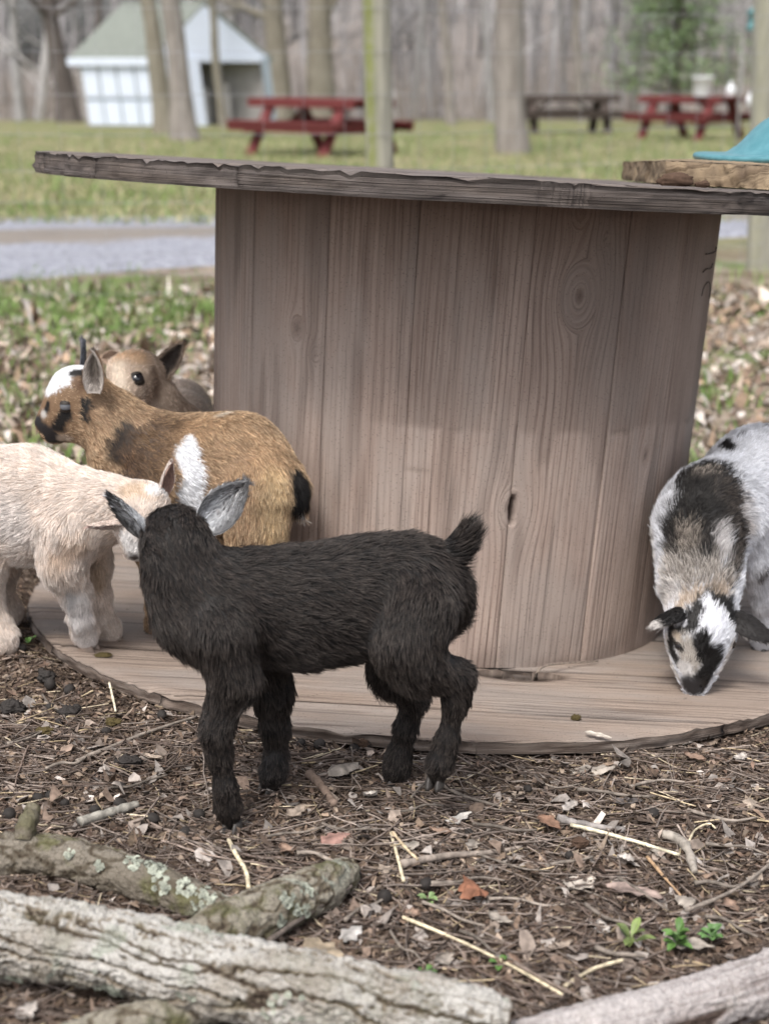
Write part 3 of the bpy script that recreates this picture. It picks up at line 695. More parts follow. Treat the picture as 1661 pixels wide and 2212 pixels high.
    for pr in prim:
        w_ = np.exp(-np.clip(pd(X, pr), -0.004, 1) / 0.007) + 1e-12; fl = pr[7].get('flow'); fl = nrm(pr[1] - pr[0]) if fl is None else nrm(np.array(fl, float))
        W += w_; D += w_[:, None] * fl; L += w_ * pr[6]; LF += w_ * pr[7].get('lift', lift)
    D /= W[:, None]; L /= W; LF /= W
    D = D + np.array([0, 0, -0.25]) * (np.abs(Nh[:, 2:3]) < 0.8)
    D = D - Nh * (D * Nh).sum(-1, keepdims=True); D = nrm(D)
    c, t, ll = paint(X, Nh); L = L * ll; L = L * np.where(Nh[:, 2] < -0.35, 1.25, 1.0)
    vr = np.exp(var * rng.normal(size=(nhair, 1)) + 0.30 * fbm(X * 60, 2)[:, None])
    keep = np.ones(nhair, bool)
    for hv in hooves:
        hc_ = at(*hv[:3]); hr_ = hv[3] / per_m(*hv[:3]); keep &= ~((np.hypot(X[:, 0] - hc_[0], X[:, 1] - hc_[1]) < 2.2 * hr_) & (X[:, 2] < hc_[2] + 0.55 * hr_))
        L = np.where((np.hypot(X[:, 0] - hc_[0], X[:, 1] - hc_[1]) < 2.4 * hr_) & (X[:, 2] < hc_[2] + 2.2 * hr_), np.minimum(L, 0.006), L)
    for cc, r in excl: keep &= np.linalg.norm(X - cc, axis=1) > r
    hairs('coat', root, X[keep], D[keep], Nh[keep], L[keep], (c * vr)[keep], (t * vr)[keep], LF[keep], radius, origin=org)
    for e in ears: ear(root, org, *e)
    for u, v, Y, r, *d in hooves: hoof(root, org, u, v, Y, r, hoofm, d[0] if d else (-1, -0.3, 0))
    return root

def ear(root, org, b, t, width, face, c_out, c_in, opt={}):
    """leaf-shaped cupped ear from base b to tip t (u, v, Y); 'face' is where the hollow looks"""
    B, Tp = at(*b), at(*t); Lg = np.linalg.norm(Tp - B); ax = (Tp - B) / Lg; fc = np.array(face, float); fc = nrm(fc - ax * (fc @ ax)); sd = np.cross(ax, fc)
    Wd = width / per_m(*b) / 2; s = np.linspace(0, 1, 26); k = np.linspace(-1, 1, 15); S, K = np.meshgrid(s, k, indexing='ij')
    prof = np.interp(S, [0, .12, .3, .5, .7, .85, .95, 1], [.62, .85, 1, .97, .78, .5, .24, .03])
    cup = opt.get('cup', 0.55) * Wd * (1.15 - 0.55 * S); bend = np.array(opt.get('bend', (0, 0, 0)), float)
    mid = B + S[..., None] * ax * Lg + (S ** 2)[..., None] * bend
    Ps = mid + (K * prof * Wd)[..., None] * sd + ((K ** 2 - 0.45) * cup * np.sqrt(prof))[..., None] * fc
    n1, n2 = 26, 15; F = gridF(n1, n2); Nn, ar = vnormals(Ps.reshape(-1, 3), F); Nn = Nn.reshape(n1, n2, 3)
    if (Nn[12, 7] @ fc) < 0: Nn = -Nn; F = F[:, ::-1]
    th = 0.0014; inner = Ps + Nn * th * .5; outer = Ps - Nn * th * .5; V = np.concatenate([inner.reshape(-1, 3), outer.reshape(-1, 3)]); m = n1 * n2
    li = np.concatenate([np.arange(n2), np.arange(1, n1) * n2 + n2 - 1, (n1 - 1) * n2 + np.arange(n2 - 2, -1, -1), np.arange(n1 - 2, 0, -1) * n2])
    FF = np.concatenate([F, F[:, ::-1] + m, np.stack([li, np.roll(li, -1), np.roll(li, -1) + m, li + m], -1)])
    def cols(S_, K_, inside):
        if inside:
            c = np.tile(np.array(c_in, float), (len(S_), 1)) * np.exp(opt.get('streak', 0.0) * rng.normal(size=(len(S_), 1))); ib = opt.get('inbase')
            if ib is not None: mm = (1 - sstep(0.2, 0.75, S_ + 0.25 * rng.normal(size=len(S_))))[:, None]; c = c * (1 - mm) + np.array(ib) * mm
            rim = opt.get('rim'); 
            if rim is not None: mm = (sstep(0.55, 0.95, np.abs(K_)) + (1 - sstep(0, 0.35, S_)) * opt.get('basew', 0.0)).clip(0, 1)[:, None]; c = c * (1 - mm) + np.array(rim) * mm
        else:
            c = np.tile(np.array(c_out, float), (len(S_), 1)); bw = opt.get('outbase')
            if bw is not None: mm = (1 - sstep(0.25, 0.75, S_ + 0.25 * rng.normal(size=len(S_))))[:, None]; c = c * (1 - mm) + np.array(bw) * mm
            tc = opt.get('tipc')
            if tc is not None: mm = sstep(0.7, 0.85, S_)[:, None]; c = c * (1 - mm) + np.array(tc) * mm
        return c
    vc = np.concatenate([cols(S.ravel(), K.ravel(), True) * (0.75), cols(S.ravel(), K.ravel(), False) * 0.8])
    e = obj('ear', mesh('ear', V - org, FF, M['skin'], col=vc), root)
    Xs, Ds, Ns, Ls, Cs = [], [], [], [], []
    for inside, n in ((True, opt.get('n_in', 700)), (False, 1500)):
        ss, kk = rng.random(n), rng.uniform(-1, 1, n)
        if inside: kk = np.sign(kk) * np.abs(kk) ** 0.45
        i = np.clip((ss * (n1 - 1)).astype(int), 0, n1 - 2); j = np.clip(((kk + 1) / 2 * (n2 - 1)).astype(int), 0, n2 - 2); fi = (ss * (n1 - 1) - i)[:, None]; fj = ((kk + 1) / 2 * (n2 - 1) - j)[:, None]
        A = inner if inside else outer; X = A[i, j] * (1 - fi) * (1 - fj) + A[i + 1, j] * fi * (1 - fj) + A[i, j + 1] * (1 - fi) * fj + A[i + 1, j + 1] * fi * fj
        nn = Nn[i, j] * (1 if inside else -1); d = np.tile(ax, (n, 1)) + sd * (kk * (-0.5 if inside else 0.15))[:, None]
        Xs.append(X); Ns.append(nn); Ds.append(d); Ls.append((0.011 * np.ones(n) if inside else 0.006 * np.ones(n)) * opt.get('hl', 1.0)); Cs.append(cols(ss, kk, inside) * np.exp(0.25 * rng.normal(size=(n, 1))))
    X = np.concatenate(Xs); Cc = np.concatenate(Cs)
    hairs('ear_hair', e, X, np.concatenate(Ds), np.concatenate(Ns), np.concatenate(Ls), Cc, Cc, np.full(len(X), 0.3), 0.00032, 0.3, 5, 0.05, origin=org)
    return e

def hoof(root, org, u, v, Y, r, mat, d):
    c = at(u, v, Y); rr = r / per_m(u, v, Y); f = nrm(np.array([d[0], d[1], 0])); s = np.array([-f[1], f[0], 0]); mb = MB()
    for sg in (-1, 1):                                                # two claws with a cleft between them
        rows = []
        for z, k in ((0.0, 1.06), (0.35, 1.0), (0.8, 0.82), (1.15, 0.66)):
            th = np.linspace(0, 2 * np.pi, 13)[:-1]; x = np.cos(th); y = np.sin(th)
            pt = np.stack([rr * (1.05 * x * k + 0.18 * (1.2 - z)), rr * (0.48 * y * k * (1 - 0.35 * np.clip(x, 0, 1)) + sg * 0.50), rr * z + 0 * x], -1)
            rows.append(c + pt[:, :1] * f + pt[:, 1:2] * s + pt[:, 2:] * np.array([0, 0, 1]) - np.array([0, 0, rr * 0.5]))
        F = [(i * 12 + a, i * 12 + (a + 1) % 12, (i + 1) * 12 + (a + 1) % 12, (i + 1) * 12 + a) for i in range(3) for a in range(12)]
        mb.add(np.concatenate(rows) - org, F + [tuple(range(11, -1, -1)), tuple(range(36, 48))])
    obj('hoof', mb.me('hoof', M[mat], True), root)

BLK, BLK2 = (0.0090, 0.0076, 0.0074), (0.056, 0.046, 0.041)
WHT = (0.62, 0.63, 0.66); GRY = (0.16, 0.155, 0.155)

# the black kid in front
def G(u, v, lift=0.0, disc=False): return float(hit(u, v, lift, disc)[1])
ynf, yff, yhf = G(497, 1792), G(585, 1710), G(853, 1690)
goat('small black goat kid standing on the litter seen from behind its head, tail up', hit(690, 1740),
  [([(395, 1330, 1.455, 52), (440, 1330, 1.46, 84), (505, 1308, 1.475, 104), (650, 1312, 1.49, 116), (790, 1290, 1.505, 114), (890, 1275, 1.515, 100), (930, 1290, 1.515, 78)], 0.03, 0.76, 0.0155),
   ([(378, 1160, 1.475, 62), (392, 1235, 1.465, 68), (440, 1310, 1.465, 82)], 0.025, 0.92, 0.011),
   ([(362, 1195, 1.57, 30), (372, 1176, 1.52, 48), (380, 1168, 1.47, 62)], 0.02, 1.0, 0.009),
   ([(938, 1228, 1.52, 24), (962, 1213, 1.52, 21), (985, 1190, 1.52, 22), (1006, 1160, 1.52, 16), (1010, 1140, 1.52, 7)], 0.012, 1.0, 0.020, {'lift': 0.40}),
   ([(480, 1370, 1.43, 72), (505, 1462, 1.425, 50), (480, 1530, 1.42, 30.2), (467, 1580, 1.415, 29.4), (474, 1630, 1.415, 21.8), (486, 1700, 1.415, 19.3), (493, 1745, ynf, 23.5), (499, 1774, ynf, 16.8)], 0.014, 0.9, (0.0155, 0.0092), {'lift': 0.30}),
   ([(560, 1400, 1.53, 64), (588, 1495, 1.535, 38), (594, 1570, 1.535, 25.2), (597, 1630, 1.535, 19.3), (590, 1672, yff, 22.7), (580, 1698, yff, 16.8)], 0.014, 0.9, (0.0155, 0.0092), {'lift': 0.30}),
   ([(905, 1310, 1.475, 82), (880, 1390, 1.46, 72), (905, 1440, 1.455, 50), (988, 1462, 1.46, 31), (985, 1515, 1.46, 21), (966, 1600, 1.46, 18.5), (951, 1650, 1.46, 22.7), (942, 1682, 1.46, 16)], 0.016, 0.9, (0.0155, 0.0095), {'lift': 0.30}),
   ([(860, 1370, 1.555, 70), (850, 1450, 1.56, 48), (895, 1505, 1.565, 26), (876, 1575, 1.565, 19.3), (863, 1630, 1.565, 20.2), (856, 1664, yhf, 24.4), (850, 1682, yhf, 16.8)], 0.014, 0.9, (0.0155, 0.0092), {'lift': 0.30})],
  [([(1006, 1135), (1020, 1150)], 10, (0.10, 0.095, 0.09), {'amt': 0.4})],
  BLK, BLK2,
  ears=[((318, 1150, 1.47), (238, 1070, 1.475), 74, (-0.75, -0.7, -0.45), (0.012, 0.011, 0.011), (0.26, 0.265, 0.28), {'rim': (0.030, 0.028, 0.028), 'cup': 0.75, 'outbase': (0.42, 0.43, 0.45), 'streak': 0.7, 'inbase': (0.55, 0.56, 0.58)}),
        ((440, 1138, 1.475), (527, 1042, 1.50), 86, (0.55, -0.75, 0.5), (0.03, 0.029, 0.03), (0.085, 0.08, 0.08), {'streak': 0.9, 'inbase': (0.55, 0.56, 0.58), 'rim': (0.16, 0.16, 0.165), 'cup': 0.6, 'n_in': 1800, 'outbase': (0.5, 0.51, 0.53)})],
  hooves=[(502, 1786, ynf, 23, (-0.3, -1, 0)), (578, 1704, yff, 21, (-0.6, -1, 0)), (848, 1687, yhf, 21, (-0.8, -.6, 0)), (939, 1690, 1.46, 21, (-.3, -1, 0))],
  nhair=85000, lat=(0.05, 1, 0), radius=0.00036, lens=1.0)

# the brown kid standing on the flange, head to the left
TAN, TAN2 = (0.215, 0.135, 0.080), (0.47, 0.345, 0.225); BK = (0.010, 0.009, 0.009)
yb = G(330, 1366, 0, True)
goat('brown goat kid with a white flank patch and black face stripes standing against the spool', hit(430, 1320, 0, True),
  [([(262, 985, 2.03, 62), (310, 1000, 2.03, 92), (420, 1018, 2.01, 112), (510, 1022, 1.975, 118), (566, 1050, 1.95, 86)], 0.03, 0.78, 0.011),
   ([(185, 868, 2.035, 56), (235, 905, 2.035, 60), (300, 965, 2.03, 82)], 0.025, 0.9, 0.013),
   ([(90, 914, 2.03, 11), (104, 915, 2.03, 21), (124, 898, 2.03, 31), (142, 878, 2.03, 43), (166, 852, 2.035, 58), (186, 860, 2.035, 52)], 0.014, 0.86, 0.0042, {'lift': 0.16}),
   ([(128, 910, 2.03, 26), (165, 905, 2.03, 40), (205, 900, 2.03, 46)], 0.018, 0.80, 0.007),
   ([(102, 941, 2.03, 11), (116, 938, 2.03, 16), (140, 930, 2.03, 22)], 0.010, 0.85, 0.005),
   ([(632, 1024, 1.945, 20), (647, 1050, 1.94, 16), (650, 1085, 1.935, 11), (652, 1112, 1.935, 5)], 0.012, 1.0, 0.015, {'lift': 0.35}),
   ([(298, 1070, 1.99, 62), (326, 1170, 1.985, 40), (338, 1255, 1.99, 27), (340, 1310, 2.0, 22), (338, 1345, yb, 22), (332, 1360, yb, 18)], 0.014, 0.9, (0.011, 0.0075)),
   ([(310, 1075, 2.08, 55), (350, 1170, 2.09, 36), (362, 1250, 2.09, 25), (366, 1330, 2.085, 22), (362, 1350, 2.085, 18)], 0.014, 0.9, (0.011, 0.0075)),
   ([(560, 1080, 1.92, 80), (555, 1150, 1.91, 60), (590, 1235, 1.91, 32), (575, 1310, 1.91, 24), (570, 1378, G(570, 1392, 0, True), 22)], 0.02, 0.9, 0.012),
   ([(540, 1080, 2.01, 76), (535, 1150, 2.0, 54), (560, 1230, 1.99, 30), (548, 1310, 1.98, 23), (540, 1366, 1.98, 20)], 0.02, 0.9, 0.012)],
  [([(420, 930), (520, 960), (600, 1010)], 60, (0.27, 0.165, 0.09), {'tip': (0.48, 0.34, 0.21), 'soft': 0.6, 'amt': 0.6}),
   ([(274, 932), (256, 975)], 27, BK, {'tip': (0.05, 0.03, 0.02), 'soft': 0.45, 'noise': 0.6}),
   ([(345, 918), (318, 985), (285, 1050)], 52, (0.055, 0.034, 0.022), {'tip': (0.20, 0.12, 0.065), 'soft': 0.7, 'noise': 0.6, 'amt': 0.85}),
   ([(290, 985), (276, 1040)], 24, (0.035, 0.02, 0.014), {'tip': (0.13, 0.07, 0.035), 'soft': 0.7, 'noise': 0.6, 'amt': 0.8}),
   ([(400, 970), (412, 1020), (408, 1070), (402, 1110)], 31, (0.72, 0.73, 0.76), {'soft': 0.12, 'noise': 0.25}),
   ([(482, 892), (468, 897)], 11, (0.62, 0.55, 0.46), {'soft': 0.6, 'amt': 0.7}),
   ([(600, 1040), (590, 1110), (600, 1170)], 34, (0.50, 0.36, 0.20), {'tip': (0.60, 0.47, 0.30), 'soft': 0.7, 'amt': 0.7}),
   ([(640, 1035), (651, 1062), (650, 1090)], 26, BK, {'soft': 0.2, 'len': 1.0}),
   ([(652, 1110)], 14, (0.6, 0.58, 0.56), {'soft': 0.3}),
   ([(112, 824), (132, 806), (158, 790)], 33, (0.74, 0.75, 0.78), {'soft': 0.12, 'noise': 0.2}),
   ([(160, 806), (178, 804), (184, 822)], 12, BK, {'soft': 0.3}), ([(172, 836), (168, 822)], 12, (0.10, 0.05, 0.025), {'soft': 0.7, 'amt': 0.8}),
   ([(140, 896), (132, 908), (124, 922)], 14, BK, {'soft': 0.2, 'noise': 0.25, 'len': 0.8}),
   ([(184, 866), (183, 882), (178, 898)], 10, BK, {'soft': 0.25, 'noise': 0.3}),
   ([(101, 883), (103, 872)], 7, BK, {'soft': 0.3}), ([(94, 896)], 9, (0.5, 0.48, 0.46), {'soft': 0.5, 'len': 0.5}),
   ([(112, 950), (128, 942)], 10, (0.34, 0.24, 0.16), {'soft': 0.6}),
   ([(82, 912), (90, 926), (104, 936), (112, 946)], 17, (0.024, 0.022, 0.024), {'soft': 0.25, 'len': 0.3}), ([(108, 952), (122, 946)], 13, (0.024, 0.022, 0.024), {'soft': 0.3, 'len': 0.3}), ([(132, 948), (140, 942)], 9, (0.42, 0.34, 0.27), {'soft': 0.5})],
  TAN, TAN2,
  eyes=[(140, 878, 14, 'iris', {'lid': 0.22, 'deep': 0.55, 'ex': 1.05, 'low': 0.20})],
  ears=[((206, 850, 1.985), (203, 760, 1.99), 52, (-0.35, -1, 0.1), (0.20, 0.13, 0.085), (0.13, 0.11, 0.095), {'rim': (0.40, 0.36, 0.33), 'cup': 0.55, 'n_in': 900, 'basew': 0.8}),
        ((178, 795, 2.085), (181, 738, 2.12), 40, (-0.9, -0.1, 0.2), (0.07, 0.075, 0.09), (0.10, 0.10, 0.12), {'cup': 0.5})],
  hooves=[(332, 1362, yb, 17, (-1, -0.3, 0)), (362, 1352, 2.085, 16, (-1, -0.3, 0)), (570, 1384, G(570, 1392, 0, True), 17, (-1, -.2, 0)), (540, 1372, 1.98, 16, (-1, -.2, 0))],
  cuts=[((84, 916, 2.012), (89, 911, 2.0), 3.2), ((90, 938, 2.0), (122, 929, 1.985), 1.8)],
  bald=[(84, 914, 8)], nhair=95000, lat=(-0.15, 1, 0), lift=0.24, radius=0.00034, cell=0.0034)

# the beige kid looking out from behind the brown one
BG, BG2 = (0.46, 0.36, 0.285), (0.68, 0.575, 0.48)
yg = 2.27
goat('pale tan goat kid behind the brown kid with only its head and dark ear showing', (float(at(390, 900, 2.42)[0]), 2.42, float(T(-0.33, 2.42)) + 0.0),
  [([(372, 935, 2.33, 62), (385, 960, 2.38, 78), (392, 930, 2.50, 76), (392, 900, 2.62, 72), (390, 885, 2.70, 52)], 0.03, 0.85, 0.010),
   ([(300, 812, yg, 46), (332, 868, 2.29, 48), (378, 940, 2.34, 66)], 0.03, 1.0, 0.009),
   ([(256, 884, 2.19, 20), (266, 856, 2.21, 32), (280, 830, 2.235, 42), (294, 806, 2.265, 47)], 0.018, 0.95, 0.007, {'lift': 0.32}),
   ([(262, 796, 2.255, 27), (318, 800, 2.285, 32)], 0.02, 1.0, 0.008, {'lift': 0.4}),
   ([(352, 990, 2.36, 34), (350, 1080, 2.36, 24), (350, 1160, 2.36, 20)], 0.02, 1.0, 0.009),
   ([(412, 990, 2.40, 34), (410, 1080, 2.40, 24), (410, 1155, 2.40, 20)], 0.02, 1.0, 0.009),
   ([(368, 960, 2.66, 40), (366, 1010, 2.66, 24), (366, 1090, 2.66, 20)], 0.02, 1.0, 0.009),
   ([(414, 960, 2.66, 40), (412, 1010, 2.66, 24), (412, 1090, 2.66, 20)], 0.02, 1.0, 0.009)],
  [([(330, 800), (338, 830), (336, 850)], 12, (0.17, 0.11, 0.075), {'soft': 0.7, 'amt': 0.7}), ([(252, 790), (268, 850)], 14, (0.62, 0.52, 0.42), {'soft': 0.6}),
   ([(300, 770), (270, 765)], 22, (0.50, 0.34, 0.22), {'soft': 0.7}), ([(298, 800)], 8, (0.62, 0.48, 0.36), {'soft': 0.5})],
  BG, BG2,
  eyes=[(298, 816, 16, 'eye', {'lid': 0.12, 'deep': 0.45, 'ex': 1.2})],
  ears=[((338, 816, 2.275), (394, 740, 2.29), 50, (-0.1, -1, -0.15), (0.34, 0.24, 0.16), (0.045, 0.033, 0.028), {'rim': (0.36, 0.28, 0.22), 'cup': 0.6, 'n_in': 900}),
        ((268, 778, 2.30), (222, 772, 2.36), 40, (0.1, -1, 0.1), (0.45, 0.34, 0.25), (0.40, 0.29, 0.22), {'cup': 0.5})],
  hooves=[], nhair=40000, lat=(1, 0, 0), lift=0.2, radius=0.00036, cell=0.0036)

# the cream kid coming in from the left edge
CR, CR2 = (0.62, 0.52, 0.45), (0.80, 0.725, 0.67); CW = (0.74, 0.72, 0.71)
ycn, ycf, yh1, yh2 = G(188, 1402, 0, True), G(242, 1380, 0, True), G(13, 1408), G(31, 1342)
goat('cream white goat kid reaching in from the left with its front feet on the flange', hit(110, 1390, 0, True),
  [([(215, 1100, 1.925, 54), (150, 1112, 1.94, 92), (60, 1092, 1.975, 116), (-50, 1085, 2.0, 112), (-110, 1095, 2.02, 86)], 0.03, 0.80, 0.014),
   ([(300, 1092, 1.90, 44), (250, 1096, 1.91, 50), (190, 1100, 1.93, 70)], 0.03, 1.0, 0.011),
   ([(286, 1192, 1.865, 19), (294, 1160, 1.87, 28), (308, 1118, 1.885, 44), (318, 1092, 1.90, 46)], 0.02, 0.95, 0.007),
   ([(150, 1150, 1.90, 66), (135, 1215, 1.90, 47), (164, 1280, 1.915, 30), (174, 1335, 1.925, 22), (183, 1370, ycn, 25), (189, 1386, ycn, 18)], 0.015, 0.9, (0.014, 0.009)),
   ([(190, 1150, 1.97, 50), (198, 1215, 1.985, 38), (208, 1285, 1.995, 27), (222, 1340, 2.0, 22), (236, 1364, ycf, 23), (240, 1374, ycf, 18)], 0.015, 0.9, (0.014, 0.009)),
   ([(-60, 1140, 1.97, 80), (-40, 1220, 1.955, 48), (-30, 1290, 1.955, 28), (-8, 1350, 1.955, 24), (6, 1386, yh1, 27), (10, 1396, yh1, 22)], 0.02, 0.9, 0.013),
   ([(-30, 1140, 2.06, 74), (-5, 1215, 2.07, 42), (-4, 1270, 2.08, 25), (18, 1318, 2.09, 22), (28, 1332, yh2, 22)], 0.02, 0.9, 0.012)],
  [([(165, 1300), (174, 1340), (186, 1385)], 32, (0.72, 0.69, 0.68), {'soft': 0.5}), ([(146, 1270), (148, 1300)], 9, (0.34, 0.35, 0.37), {'soft': 0.7, 'amt': 0.6}),
   ([(-10, 1100), (40, 1140)], 50, (0.68, 0.64, 0.62), {'soft': 0.7, 'amt': 0.7}), ([(282, 1062), (320, 1064)], 22, (0.46, 0.32, 0.20), {'tip': (0.66, 0.52, 0.38), 'soft': 0.7, 'amt': 0.7}),
   ([(206, 1220), (208, 1260)], 22, (0.40, 0.29, 0.19), {'tip': (0.55, 0.43, 0.32), 'soft': 0.7, 'amt': 0.7}), ([(170, 1170), (120, 1210)], 24, (0.55, 0.40, 0.29), {'soft': 0.8, 'amt': 0.6}),
   ([(352, 1060), (340, 1052), (330, 1060)], 15, (0.78, 0.77, 0.77), {'soft': 0.5}), ([(276, 1170), (290, 1200)], 20, CW, {'soft': 0.5}), ([(286, 1207)], 9, (0.06, 0.045, 0.042), {'soft': 0.4, 'len': 0.3})],
  CR, CR2,
  eyes=[(276, 1128, 8, 'eye', {'lid': 0.4})],
  ears=[((280, 1128, 1.875), (194, 1136, 1.84), 46, (0.0, -0.65, -1), (0.66, 0.56, 0.50), (0.50, 0.29, 0.26), {'cup': 0.65, 'n_in': 250, 'rim': (0.68, 0.6, 0.56)}),
        ((350, 1070, 1.91), (368, 1000, 1.915), 44, (0.9, -0.5, -0.1), (0.68, 0.60, 0.55), (0.34, 0.22, 0.18), {'cup': 0.6, 'n_in': 300})],
  hooves=[(190, 1396, ycn, 20, (1, -.5, 0)), (243, 1376, ycf, 17, (1, -.3, 0)), (14, 1402, yh1, 19, (1, -.4, 0)), (33, 1337, yh2, 17, (1, -.4, 0))],
  nhair=90000, lat=(0.15, 1, 0), lift=0.30, hoofm='hoof_pale', radius=0.00036, cell=0.0035, var=0.12)

